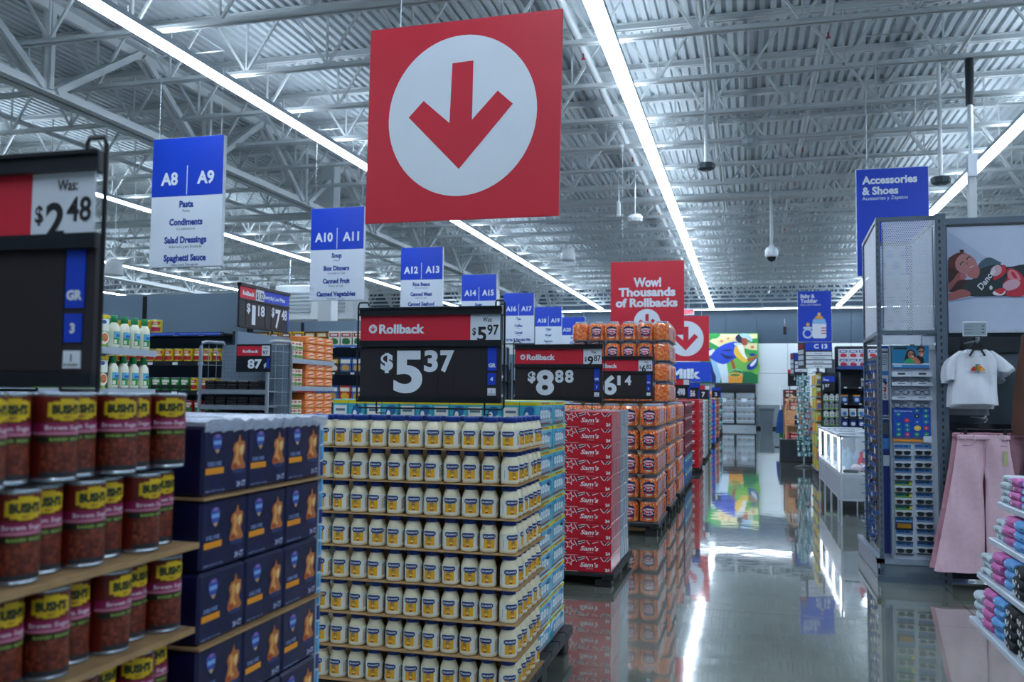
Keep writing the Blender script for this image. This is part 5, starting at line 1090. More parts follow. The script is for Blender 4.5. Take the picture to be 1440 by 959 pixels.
# ---------- apparel wall ----------
WY = 8.75; T = thing('apparel_wall', 'dark grey wall fixture holding the poster, T-shirts and pink jeans', 'display', (0, 0, 0)); WM_ = M('54626f', .55, var=.06, scale=2); wx1 = 4.2
MB().box(TX1+.04, WY, .1, wx1, WY+.05, 3.2, WM_).build('back_panel', T)
MB().box(TX1+.03, WY-.12, .03, wx1, WY, .16, DKGREY).build('base', T); MB().box(TX1+.04, WY-.04, 3.17, wx1, WY+.06, 3.23, FR).build('top_rail', T)
z = at(1400, 601, WY).z; MB().box(TX1+.04, WY-.03, z-.03, wx1, WY, z+.03, M('242c35', .4)).build('hang_rail', T); z2_ = at(1400, 480, WY).z; MB().box(TX1+.04, WY-.03, z2_-.1, wx1, WY, z2_+.03, M('242c35', .4)).build('hang_rail', T)
for x in (3.0,): MB().box(x, WY-.05, 0, x+.05, WY, 3.2, FR).build('upright', T)
pz0, pz1 = at(1400, 463, WY-.06).z, at(1390, 317, WY-.06).z; px0 = at(1333, 400, WY-.06).x
PT_ = thing('poster', 'large poster of a smiling girl lying down in a dark printed T-shirt', 'poster', (0, 0, 0))
MB().box(px0, WY-.06, pz0, 3.1, WY-.04, pz1, M('b9c6de', .4, var=.02)).build('poster_board', PT_); MB().box(px0, WY-.075, pz0-.03, 3.1, WY-.035, pz0, M('b9c4d4', .4)).box(px0, WY-.07, pz1, 3.1, WY-.035, pz1+.02, DKGREY).build('poster_frame', PT_)
fx = lambda x, y: (max(px0+.002, at(1320+x/5.99, 300+y/5.99, WY-.061).x), at(1320+x/5.99, 300+y/5.99, WY-.061).z)
q = MB(); 
art(q, [('a9b8d4', [(78, 150), (400, 370), (420, 400), (78, 400)], 0), ('8fa0c4', [(78, 735), (300, 700), (900, 690), (1100, 700), (1100, 712), (300, 715), (78, 750)], 0),
 ('5a2624', [(78, 400), (110, 360), (170, 330), (240, 340), (230, 380), (190, 470), (160, 560), (120, 600), (78, 600)], 1), ('3a1a1c', ell(195, 318, 20, 14)), ('3a1a1e', [(78, 470), (150, 480), (180, 540), (230, 560), (280, 560), (300, 600), (250, 660), (150, 660), (78, 650)], 1),
 ('1e3038', [(200, 640), (230, 590), (300, 540), (330, 480), (335, 430), (400, 375), (470, 385), (520, 430), (600, 450), (720, 430), (900, 440), (1100, 500), (1100, 690), (760, 690), (500, 697), (260, 697)], 1), ('40586a', [(330, 440), (405, 375), (515, 408), (520, 425), (430, 440), (355, 465)], 1),
 ('b5787a', [(150, 470), (140, 410), (180, 350), (240, 340), (300, 380), (325, 430), (330, 480), (300, 520), (240, 515), (190, 500)], 1), ('b06c6a', [(240, 500), (330, 450), (345, 500), (320, 545), (265, 540)], 1),
 ('a8625e', [(78, 680), (120, 665), (190, 640), (260, 660), (262, 695), (180, 715), (78, 735)], 1), ('9a5654', [(78, 600), (120, 560), (165, 500), (210, 510), (230, 540), (200, 560), (160, 570), (120, 620), (78, 660)], 1),
 ('b0606a', [(185, 505), (215, 510), (235, 535), (205, 555), (180, 545)], 1),
 ('3a1618', [(178, 425), (205, 405), (212, 412), (188, 438)], 1), ('3a1618', [(232, 385), (258, 362), (266, 372), (244, 392)], 1), ('f0e4e6', ell(200, 424, 10, 4, 10, -.6)), ('20141a', ell(201, 424, 4, 4, 8)), ('f0e4e6', ell(253, 382, 10, 4, 10, -.6)), ('20141a', ell(254, 382, 4, 4, 8)), ('9a5258', [(228, 400), (238, 420), (250, 424), (246, 432), (230, 428)], 1), ('7a1f2a', [(250, 468), (270, 450), (294, 432), (292, 448), (272, 466)], 1), ('f4eef0', [(254, 464), (272, 452), (290, 438), (288, 446), (270, 460)], 1),
 ('c2283a', [(530, 440), (565, 445), (560, 500), (520, 540), (470, 565), (460, 540), (520, 510)], 1), ('c9a6b4', [(440, 470), (490, 435), (525, 450), (525, 500), (480, 530), (445, 520)], 1), ('b8243a', [(570, 480), (620, 465), (680, 500), (720, 560), (716, 690), (560, 690), (590, 620), (540, 600), (575, 540)], 1), ('d07a8a', [(580, 500), (610, 475), (660, 500), (690, 560), (640, 560), (590, 550)], 1), ('c8a0b0', [(540, 600), (600, 560), (680, 570), (670, 620), (600, 650), (550, 640)], 1), ('b8243a', [(610, 490), (635, 500), (660, 545), (640, 548), (615, 520)], 1),
 ('e8dce4', [(455, 665), (500, 640), (560, 650), (540, 690), (470, 690)], 1), ('c2283a', [(470, 650), (520, 630), (560, 640), (530, 680), (490, 670)], 1)], fx, WY-.0605, .0003)
q.build('printed_picture', PT_)
q = MB(); o_ = fx(400, 550); ang = .95; q.text('Dancer', (o_[0], WY-.0745, o_[1]), M('d8dce8', .5), h=.055, w=.22, u=(math.cos(ang), 0, math.sin(ang)), v=(-math.sin(ang), 0, math.cos(ang)), bold=.02, res=3, shear=.2)
q.poly([(a, WY-.0745, b) for a, b in [fx(*p) for p in ell(437, 628, 14, 20, 8)]], M('c9ced8', .5)); q.build('shirt_lettering', PT_)
# cloth
def cloth(rows, th, mb, m, y0=0, seg=14, wr=.012, fq=9, ph=0):
    nR = len(rows); F = []; B_ = []
    for z, xl, xr in rows:
        for k in range(seg+1):
            s = k/seg; x = xl+(xr-xl)*s; d = th*(max(0, 1-(2*s-1)**2))**.45
            wv = wr*math.sin(fq*x*6+ph+z*4)*.5+wr*.6*math.sin(z*fq*2.2+x*14+ph)
            e = min(1, 4*s*(1-s)*2.2)
            F.append((x, y0-d-wv*e, z)); B_.append((x, y0+d*.4, z))
    n = seg+1; fs = [(i*n+k, i*n+k+1, (i+1)*n+k+1, (i+1)*n+k) for i in range(nR-1) for k in range(seg)]
    mb.add(F, fs, m, True); mb.add(B_, [f[::-1] for f in fs], m, True)
    for i in (0, nR-1):
        mb.add(F[i*n:(i+1)*n]+B_[i*n:(i+1)*n], [(k, k+1, n+k+1, n+k) for k in range(seg)], m, True)
def interp(keys, n):
    out = []; 
    for i in range(n+1):
        t = i/n*(len(keys)-1); a = min(int(t), len(keys)-2); f_ = t-a; f2 = f_
        out.append(tuple(keys[a][c]*(1-f2)+keys[a+1][c]*f2 for c in range(3)))
    return out
def tee(col, print_=True, nm='t_shirt'):
    q = MB(); m = M(col, .75, var=.03, bump=.1); 
    cloth(interp([(-.005, -.205, .175), (.10, -.2, .165), (.2, -.185, .165), (.3, -.18, .17), (.36, -.2, .185), (.42, -.17, .16), (.455, -.085, .085)], 26), .035, q, m, seg=18)
    for s in (-1, 1):
        ks = [(.455, .08), (.43, .17), (.36, .235), (.27, .30)]
        # sleeve: hanging quad loft
        rows_ = interp([(.445, .09, .14), (.40, .12, .205), (.35, .15, .262), (.30, .172, .318), (.268, .188, .275)], 10)
        if s < 0: rows_ = interp([(.445, -.14, -.09), (.40, -.205, -.12), (.34, -.235, -.15), (.27, -.245, -.175), (.2, -.24, -.18)], 10)
        cloth(rows_, .028, q, m, seg=8, y0=.004, wr=.006)
    o = q.build(nm); tag(o, 'x', 'shirt')
    q = MB(); pts = [(a, 0) for a in ()]; arc = [(.085*math.cos(t)*.95, -.041, .452-.05*math.sin(t)) for t in [PI*k/10 for k in range(11)]]
    q.tube(arc, .006, M(col, .7, var=.02, name='rib'), 5); q.build('collar', o)
    if print_:
        q = MB(); f = lambda a, b: (a, b); art(q, [('c02a2a', [(-.055, .275), (-.045, .3), (-.02, .312), (-.012, .275)], 1), ('3f8a3a', [(-.012, .275), (-.018, .315), (0, .318), (.003, .275)], 1), ('e07a2a', [(.003, .275), (0, .318), (.03, .312), (.058, .275)], 1), ('f0b040', [(.02, .277), (.03, .3), (.045, .285), (.05, .276)], 1), ('2f5fa0', [(-.02, .322), (.02, .322), (.02, .328), (-.02, .328)])], f, -.052, .0006)
        q.text('Fruit Market', (0, -.0535, .258), M('3a6ab0', .5), h=.013, w=.12, bold=.01, shear=.3, res=2); q.build('chest_print', o)
    return o
z0 = 1.565; X_ = at(1373, 530, 8.3).x
tp_ = tee('e2e8f4'); tp_.scale = (.94, 1, 1); tp_.location = (X_, 8.3, z0); tp_['label'] = 'white cropped T-shirt with small fruit print, front of its rail'
SG = 'T-shirts hanging behind the printed one'; tpb = Proto(tee('d3dae6', False), SG); 
for k, (dx, dz) in enumerate(((.01, -.012), (-.01, -.03), (.0, -.045))): tpb.put((X_+dx, 8.37+k*.055, z0+dz), 0, 'plain white T-shirt hanging %s behind the printed one' % nth(k))
tg = tee('8f9aa6', False); tg.location = (X_-.02, 8.55, z0-.1); tg['label'] = 'grey T-shirt hanging last on the rail, hem showing lowest'; 
tg = tee('a8a058', False); tg.location = (X_+.045, 8.62, z0-.02); tg['label'] = 'olive yellow T-shirt, edge showing behind the white ones'
def hanger(X, Y, Z, w_, lab, clips=False):
    q = MB(); q.tube([(-w_/2, 0, -.05), (-w_*.25, 0, 0), (0, 0, .012), (w_*.25, 0, 0), (w_/2, 0, -.05)], .008, BLACK, 6) if not clips else q.tube([(-w_/2, 0, 0), (w_/2, 0, 0)], .009, BLACK, 6)
    q.prism([(-.045, -.0), (.045, 0), (.05, .03), (.03, .055), (-.03, .055), (-.05, .03)], -.006, .006, BLACK)
    q.tube([(0, 0, .05)]+[(.018*math.sin(t), 0, .085-.018*math.cos(t)) for t in [k*.5 for k in range(9)]], .003, STEEL, 5)
    o = q.build('hanger'); o.location = (X, Y, Z); tag(o, lab, 'hanger')
    if clips:
        for s in (-1, 1): MB().cbox(s*w_*.36-.012, -.014, -.045, s*w_*.36+.012, .014, .01, BLACK, .003).build('clip', o)
    return o
hanger(X_, 8.25, z0+.45, .12, 'black plastic hanger holding the printed white T-shirt')
q = MB(); zr = z0+.53; q.tube([(0, 0, 0), (0, -.52, 0), (0, -.53, .02)], .008, STEEL, 6).box(-.02, -.01, -.05, .02, .0, .05, BLACK); o = q.build('faceout_arm'); o.location = (X_, WY-.03, zr); tag(o, 'steel face-out arm carrying the T-shirt hangers', 'rail arm')
a = at(1354, 473, 8.15); b = at(1388, 452, 8.15); T = thing('price_holder', 'small grey electronic price holder above the white T-shirt', 'sign', ((a.x+b.x)/2, 8.15, a.z)); w_ = b.x-a.x; h_ = b.z-a.z
MB().cbox(-w_/2, 0, 0, w_/2, .015, h_, M('c9d3dc', .4), .004).build('frame', T); MB().box(-w_/2+.008, -.001, .01, w_/2-.008, 0, h_-.01, M('8fa0ac', .4)).build('screen', T)
q = MB()
for k in range(3): q.box(-w_*.42, -.002, h_*(.22+.22*k), -w_*.1, -.001, h_*(.25+.22*k), M('4a5a66', .5)).poly([(w_*.25, -.002, h_*(.28+.22*k)), (w_*.4, -.002, h_*(.28+.22*k)), (w_*.325, -.002, h_*(.2+.22*k))], DKGREY)
q.build('screen_print', T); MB().tube([(0, .01, .02), (0, .01, -.04), (0, .07, zr-a.z)], .004, BLACK, 5).build('clip_arm', T)
# jeans
def jeans(col):
    q = MB(); m = M(col, .8, var=.05, scale=30, bump=.15)
    H = 1.15
    L_ = interp([(.0, -.40, -.012), (.25, -.35, -.006), (.5, -.30, -.003), (.75, -.255, -.012), (.86, -.235, 0), (1.0, -.215, .0), (1.1, -.20, 0), (H, -.195, 0)], 34)
    R_2 = interp([(.0, .01, .33), (.25, .006, .30), (.5, .003, .27), (.75, .012, .24), (.86, 0, .225), (1.0, .0, .205), (1.1, 0, .195), (H, 0, .19)], 34)
    cloth(L_, .035, q, m, seg=16, wr=.016, fq=5); cloth(R_2, .035, q, m, seg=16, wr=.016, fq=5, ph=1.3)
    q.cbox(-.2, -.045, H-.04, .196, .02, H, m, .008); o = q.build('jeans'); tag(o, 'x', 'jeans')
    q = MB(); dk = M('a8808c', .7); q.tube([(0, -.05, H-.04), (0, -.045, .88)], .003, dk, 4)
    for s in (-1, 1): q.tube([(s*.06, -.048, H-.045), (s*.1, -.046, H-.085), (s*.17, -.04, H-.09)], .0025, dk, 4); q.tube([(s*.205, -.01, 1.0), (s*.29, -.005, .4), (s*.36, -.003, .01)], .002, dk, 4)
    for x in (-.15, -.08, .08, .15): q.cbox(x-.006, -.052, H-.045, x+.006, -.044, H+.004, m, .002)
    q.build('seams_and_loops', o); MB().lathe([(0, 0), (.008, .0), (.008, .004), (0, .005)], STEEL, 10, c=(0, 0, 0)).build('button', o).location = (0, -.05, H-.02)
    return o
JX = at(1384, 613, 8.28).x; JZ = .15
j = jeans('dcb9c8'); j.location = (JX-.01, 8.265, JZ); j['label'] = 'pale pink wide-leg jeans clipped at the front of the rail'
MB().cbox(.135, -.056, .9, .17, -.05, 1.02, M('b9b88a', .6), .002).build('hang_tag', j)
jb = Proto(jeans('c48f9f'), 'pink jeans hanging behind the front pair')
for k in range(2): jb.put((JX-.03+.19*k, 8.355+.13*k, JZ+.012), 0, 'deeper pink jeans hanging %s behind the front pair' % nth(k))
hanger(JX, 8.247, JZ+1.195, .42, 'black clip hanger holding the front pair of pink jeans', True)
q = MB(); q.tube([(0, 0, 0), (0, -.5, 0), (0, -.51, .02)], .008, STEEL, 6); o = q.build('faceout_arm'); o.location = (JX, WY-.02, JZ+1.29); tag(o, 'steel face-out arm carrying the pink jeans', 'rail arm')
# brown coat and dark jeans at the right edge
q = MB(); cloth(interp([(0, -.12, .3), (.3, -.1, .3), (.6, -.06, .28), (.85, -.02, .2)], 20), .05, q, M('5a3a30', .8, bump=.2), seg=10); o = q.build('brown_jacket'); o.location = (at(1440, 600, 8.35).x+.02, 8.35, at(1436, 612, 8.35).z); tag(o, 'brown jacket hanging at the right edge beside the T-shirts', 'jacket')
q = MB(); cloth(interp([(0, -.12, .3), (.5, -.1, .25), (1.0, -.08, .2), (1.08, -.07, .2)], 22), .05, q, M('16223a', .8, bump=.2), seg=10); o = q.build('dark_jeans'); o.location = (at(1440, 600, 8.35).x+.09, 8.4, .2); tag(o, 'dark blue jeans hanging at the right edge below the brown jacket', 'jeans')
# ---------- folded clothes fixture ----------
T = thing('folded_display', 'white stepped shelf unit of folded clothes at the lower right corner', 'display', (0, 0, 0)); SW = M('b9c6d4', .35)
SH = [(1.145, 1.117, 4.70), (1.105, .948, 4.70), (1.05, .785, 4.70), (1.012, .577, 4.70)]
for X, z, Ye in SH: MB().cbox(X, 3.35, z-.028, 1.62, Ye, z, SW, .004).build('shelf', T)
MB().box(1.6, 3.35, .1, 1.64, 4.66, 1.75, M('5a6874', .5)).build('back_panel', T); MB().box(1.12, 3.4, 0, 1.64, 4.55, .14, M('2a343c', .4)).build('base', T)
for y in (3.42, 4.62): MB().box(1.55, y-.02, 0, 1.6, y+.02, 1.75, FR).build('upright', T)
GC = {'grey': 'b4c2cc', 'pink': 'bf6aa6', 'blue': '5f98d0', 'black': '14181f'}
def fold(w_, h_, col, seed):
    random.seed(seed); q = MB(); d = .27; m = M(col, .85, var=.1, scale=40, bump=.35); n = 12; sec = []
    for k in range(n+1):
        t = -PI/2+PI*k/n; sec.append((-.0-math.cos(t)*h_*.5, h_/2+h_/2*math.sin(t)))
    prof = [(d, 0)]+[(a+h_*.5, b) for a, b in sec]+[(d, h_)]
    ys = [-w_/2, -w_/2+.008]+[-w_/2+w_*k/8 for k in range(1, 8)]+[w_/2-.008, w_/2]; vs_ = []
    ph = random.uniform(0, 6)
    for i, y in enumerate(ys):
        e = .78 if i in (0, len(ys)-1) else 1; 
        for a, b in prof: vs_.append((a+(1-e)*.02+.003*math.sin(y*40+ph), y, h_/2+(b-h_/2)*e+.0015*math.sin(a*50+y*30+ph)))
    N = len(prof); q.add(vs_, [(i*N+k, i*N+k+1, (i+1)*N+k+1, (i+1)*N+k) for i in range(len(ys)-1) for k in range(N-1)], m, True)
    q.add(vs_[:N], [tuple(range(N))], m); q.add(vs_[-N:], [tuple(range(N))[::-1]], m); q.add([vs_[i*N+k] for i in range(len(ys)) for k in (0, N-1)], [(2*i, 2*i+1, 2*i+3, 2*i+2) for i in range(len(ys)-1)], m)
    # inner fold line + size sticker
    q2 = MB(); q2.tube([(.0015+.002*(i % 2), y, h_*.5) for i, y in enumerate(ys[1:-1])], h_*.045, M('3a4048', .9), 4)
    o = q.build('folded_garment'); tag(o, 'x', 'clothing'); q2.build('fold_line', o); MB().box(-.001, w_*.22, h_*.3, .001, w_*.34, h_*.72, M('cdd6dc', .5)).build('size_sticker', o)
    if col == GC['black']:
        q3 = MB()
        for a_ in (-.03, .0, .015): q3.poly([(-.0025, y_, z_) for y_, z_ in ell(a_, h_*(.4 if a_ else .65), .009, h_*.2, 8)], M('c9cfd4', .6))
        q3.build('white_print', o)
    return o
FP_ = {c: [Proto(fold(.145, hh, GC[c], i+hash(c) % 7 if 0 else i+len(c)), 'folded %s garments' % c) for i, hh in enumerate((.032, .042))] for c in GC}
plan = [(0, [('grey', 4.62, 4, 0), ('pink', 4.46, 4, 0), ('blue', 4.3, 4, 0), ('black', 4.14, 4, 0)]), (1, [('grey', 4.6, 3, 0), ('pink', 4.44, 4, 1), ('blue', 4.27, 4, 1), ('black', 4.1, 3, 1)]),
        (2, [('grey', 4.6, 5, 0), ('pink', 4.43, 5, 1), ('blue', 4.26, 4, 1), ('black', 4.09, 4, 1), ('black', 3.92, 4, 1)]), (3, [('grey', 4.6, 3, 1), ('pink', 4.44, 4, 1), ('blue', 4.27, 5, 1), ('black', 4.1, 5, 1), ('black', 3.93, 5, 1)])]
random.seed(11)
for si, piles in plan:
    X, z, _ = SH[si]
    for pi_, (c, y, n, big) in enumerate(piles):
        zz_ = z
        lim = (SH[si-1][1]-.035-z) if si else .3
        n = min(n, int(lim/(.042 if big else .032)))
        for k in range(n):
            FP_[c][big].put((X+.015+random.uniform(-.005, .01), y+random.uniform(-.006, .006), zz_), random.uniform(-.05, .05), 'folded %s garment, %s shelf, %s%s in its pile' % (c, ('top', 'second', 'third', 'bottom')[si], 'nearer pile, ' if pi_ == 4 else '', ('lowest' if k == 0 else nth(k)+' up')))
            zz_ += .042 if big else .032
# white flower print on the black pile
# ---------- glass display cases ----------
random.seed(5)
CW_ = M('c6d0da', .3, .1); GLS = M('cfe0ea', .03, var=0, alpha=.12); LED = M('f4f8ff', .3, emit=3.5, var=0)
CX0, CX1 = 1.13, 1.72
def case(y0, y1, lab, endglass):
    T = thing('glass_case', lab, 'display case', (CX0, y0, 0), group='glass display cases'); L = y1-y0; W_ = CX1-CX0; e = .022
    for x in (0, W_-e):
        for y in (0.002, L-e-.002): MB().box(x, y, 0, x+e, y+e, .33, CW_).build('leg', T)
    MB().box(0, .002, .31, W_, L-.002, .64, CW_).box(.03, -.001, .34, W_-.03, .002, .6, M('b4bfca', .35)).box(-.001, .04, .34, .001, L-.04, .6, M('a9b5c2', .35)).build('cabinet', T)
    MB().box(0, .002, .64, W_, L-.002, .66, M('e9eef4', .4)).build('deck', T)
    q = MB()
    for x in (0, W_-e):
        for y in (0.002, L-e-.002): q.box(x, y, .66, x+e, y+e, 1.12, CW_)
    for x in (0, W_-e): q.box(x, .002, 1.1, x+e, L-.002, 1.125, CW_)
    for y in (.002, L-e-.002): q.box(0, y, 1.1, W_, y+e, 1.125, CW_)
    q.build('frame', T)
    MB().box(e, .008, .66, W_-e, .012, 1.1, GLS).build('pane', T); MB().box(.008, e, .66, .012, L-e, 1.1, GLS).build('pane', T); MB().box(e, e, 1.116, W_-e, L-e, 1.12, GLS).build('pane', T)
    MB().box(W_-.03, .02, .66, W_-.02, L-.02, 1.1, M('dfe8f0', .3)).build('back_panel', T)
    MB().box(e, .03, 1.08, e+.012, L-.03, 1.098, LED).box(e, L-.05, .68, e+.012, L-.038, 1.08, LED).build('led_strip', T)
    return T
ys = [11.92, 12.3, 13.32, 14.34, 15.36]
for k in range(4): case(ys[k]+.004, ys[k+1]-.004, 'white framed lit glass display case on legs, %s from the front' % nth(k), k == 0)
def blob(nm, lab, cat, p, prof, col, sq=0, r=.3):
    q = MB(); q.lathe(prof, M(col, .6, var=.06, bump=.2), 16, sq=sq); o = q.build(nm); o.location = p; tag(o, lab, cat); return o
o = blob('red_bottle', 'red bottle standing in the nearest glass case', 'bottle', (1.40, 12.1, .66), [(0, 0), (.045, .005), (.05, .1), (.045, .16), (.02, .2), (.02, .25), (.025, .26), (0, .262)], 'd02038')
MB().box(-.02, -.052, .05, .02, -.05, .12, SIGNW).build('label', o)
for k, (x, y, r) in enumerate(((1.33, 12.02, .07), (1.47, 12.02, .08), (1.57, 12.06, .065))):
    blob('folded_plush', 'white and pink soft toy lying in the nearest glass case, %s from the aisle' % nth(k), 'toy', (x, y, .66), [(0, 0), (r*.8, .01), (r, r*.6), (r*.8, r*1.2), (r*.3, r*1.5), (0, r*1.52)], ('e8dce6', 'e2cfdc', 'dcc8d8')[k])
q = MB(); q.cbox(-.1, -.03, 0, .1, .03, .05, M('2a7f90', .4), .01); o = q.build('teal_box'); o.location = (1.52, 11.98, .661); tag(o, 'teal boxed item on the deck of the nearest glass case', 'box'); 
q = MB(); q.cbox(-.09, -.03, 0, .09, .03, .035, M('1c2a34', .4), .01); o = q.build('dark_tray'); o.location = (1.26, 11.97, .661); tag(o, 'dark tray on the deck of the nearest glass case', 'tray'); 
pj = Proto(blob('jewelry_bust', 'x', 'jewellery stand', (0, 0, 0), [(0, 0), (.05, .01), (.045, .06), (.06, .12), (.03, .17), (.015, .22), (0, .225)], '8fb0c4'), 'jewellery stands in the glass cases')
for k in range(1, 4):
    for i in range(3): pj.put((1.3+.12*(i % 2), ys[k]+.2+i*.3, .661), 0, 'pale jewellery stand in the %s glass case, %s from its front' % (nth(k), nth(i)))
# ---------- baby aisle ----------
T = thing('gondola_shelving', 'dark shelving of baby goods seen between the tower and the C 13 sign', 'shelving', (0, 0, 0)); GY = 20.6
zs_ = [at(1195, v, GY).z for v in (515.5, 543.5, 566.5, 586, 600.5)]; gx0 = at(1178.5, 540, GY).x; shelf_unit(T, gx0, gx0+2.6, GY, GY+.5, zs_+[.35], 2.75, lip=DSH, back=M('1d2733', .5), bw=1.3, tags=True)
MB().box(gx0, GY-.02, zs_[0]-.06, gx0+2.6, GY-.012, zs_[0]+.02, M('3050a0', .4)).build('blue_shelf_strip', T)
def tub(lid, base, lb, nm='formula_tub'):
    q = MB(); q.cbox(-.07, -.05, 0, .07, .05, .15, M(base, .4), .02); o = q.build(nm); tag(o, 'x', 'tub'); MB().cbox(-.072, -.052, .14, .072, .052, .175, M(lid, .4), .01).build('lid', o); q = MB(); q.poly([(a, -.051, b) for a, b in ell(0, .07, .045, .04)], M(lb, .4)); q.build('label', o); return o
dp = Proto(simple_box(.19, .12, .19, 'e6ebf2', '3a56b8', 'd03050', 'wipes_box'), 'boxed wipes on the top baby shelf')
for i in range(7):
    for l in (0, 1): dp.put((gx0+.12+i*.2, GY+.08, zs_[0]+l*.193), 0, 'white and blue carton on the top baby shelf, %s layer, %s from the left' % (('lower', 'upper')[l], nth(i)))
a2 = [('c8d0d8', '9fb0c0', '6f8090'), ('e8a030', '2a62b8', 'c8d8ec'), ('e8eef4', 'd8e0ea', '2a7ac0'), ('1d3a80', '23489a', 'e6ecf4')]
for s in range(4):
    pr_ = Proto(tub(*a2[s]), 'tubs on the baby shelves'); n = (4, 5, 6, 7)[s]
    for i in range(n): pr_.put((gx0+(.55 if s == 0 else .13)+i*(.15 if s == 0 else .25 if s == 1 else .17), GY+.06, zs_[s+1]), 0, '%s formula tub, %s baby shelf from the top, %s from the left' % (('silver', 'blue and orange', 'white', 'navy')[s], nth(s+1), nth(i)))
# end display with the $3.87 sign
EY = 19.95; a = at(1148, 600, EY); b = at(1177, 500, EY)
T = thing('end_display', 'white end display of small bottles under the $3.87 sign', 'shelving', (0, 0, 0)); ex0, ex1 = a.x+.02, b.x+.03
MB().box(ex0, EY+.3, .1, ex1, EY+.33, 2.14, M('3a4654', .5)).build('back_panel', T); MB().box(ex0, EY, 0, ex1, EY+.3, .15, DKGREY).build('base', T); MB().box(ex1-.0, EY, 0, ex1+.04, EY+.35, 2.14, FR).build('upright', T)
bz = [at(1160, v, EY).z for v in (564, 575, 587, 598)]
def bt(c, g):
    q = MB(); q.cbox(-.05, -.03, 0, .05, .03, .125, M(c, .4), .008); o = q.build('baby_bottle_pack'); tag(o, 'x', 'bottle'); MB().cbox(-.025, -.02, .125, .025, .02, .155, SIGNW, .004).build('cap', o); q = MB(); q.poly([(-.02, -.031, .04), (.02, -.031, .04), (.0, -.031, .085)], M(g, .5)); q.box(-.05, -.031, 0, .05, -.03, .02, M('8fc24a', .5)); q.build('label', o); return o
b1 = Proto(bt('e6ece8', '2f8a5a'), 'small bottles under the $3.87 sign'); b2 = Proto(bt('9aa6a8', '5a6a70'), 'small bottles under the $3.87 sign')
for r, z in enumerate([bz[0], bz[1], bz[2], bz[3], bz[3]-.2]):
    MB().box(ex0, EY+.02, z-.012, ex1, EY+.3, z-.002, FRL).build('shelf', T)
    for i in range(4): (b1 if r % 2 == 0 else b2).put((ex0+.07+i*.115, EY+.07, z), 0, '%s bottle under the $3.87 sign, %s, %s from the left' % (('white', 'grey')[r % 2], row(r), nth(i)))
a = at(1149.5, 550, EY-.03); b = at(1174, 529.5, EY-.03); w_, h_ = b.x-a.x, b.z-a.z
T = thing('price_sign', 'black and blue price sign reading Low Price $3.87 on the bottle display', 'sign', (a.x, EY-.03, a.z)); MB().box(0, 0, 0, w_, .3, h_, M('161c24', .4)).build('frame', T); MB().box(0, -.003, h_*.64, w_, 0, h_, BLUE).text('Everyday', (w_*.25, -.004, h_*.9), SIGNW, h=h_*.08, w=w_*.35).text('Low Price', (w_*.37, -.004, h_*.77), SIGNW, h=h_*.13, w=w_*.6, bold=.05).build('blue_header', T)
MB().text('$', (w_*.1, -.004, h_*.38), SIGNW, h=h_*.17, w=w_*.1, bold=.04).text('3', (w_*.3, -.004, h_*.3), SIGNW, h=h_*.36, w=w_*.16, bold=.04, res=3).text('87', (w_*.56, -.004, h_*.39), SIGNW, h=h_*.2, w=w_*.27, bold=.04, res=3).build('price_digits', T)
# snack pouches on the aisle face of that end display
XS_ = 1.34; yA = atx(1149, 600, XS_).y-.25; sn = []
for c in (('c8c83a', '6fae4a', 'e07a3a'), ('e0783a', 'e8d060', '3a7ab0'), ('8fb84a', 'f0e8d0', 'c83a3a'), ('e8c830', 'd8e0e0', '3a6ab0')): sn.append(Proto(simple_box(.086, .16, .2, *c, name='snack_pack'), 'snack packs on the aisle side of the bottle display'))
T = thing('side_display', 'wire side display of snack packs facing the aisle beside the glass cases', 'shelving', (0, 0, 0)); MB().box(XS_+.07, yA-.1, .12, XS_+.085, yA+1.4, 2.1, DKGREY).build('back_panel', T)
MB().box(XS_-.02, yA-.1, 0, XS_+.08, yA+1.4, .12, DKGREY).build('base', T)
for r in range(8):
    z = .2+.235*r; MB().box(XS_-.03, yA-.1, z-.012, XS_+.07, yA+1.4, z-.002, FRL).box(XS_-.04, yA-.1, z-.02, XS_-.03, yA+1.4, z+.01, FRL).build('shelf', T)
    for j in range(6): sn[(r+j//3+j) % 4].put((XS_+.018, yA+.05+j*.22, z), PI if 0 else 0, 'snack pack on the side display, %s shelf up, %s from the near end' % (nth(r), nth(j)))
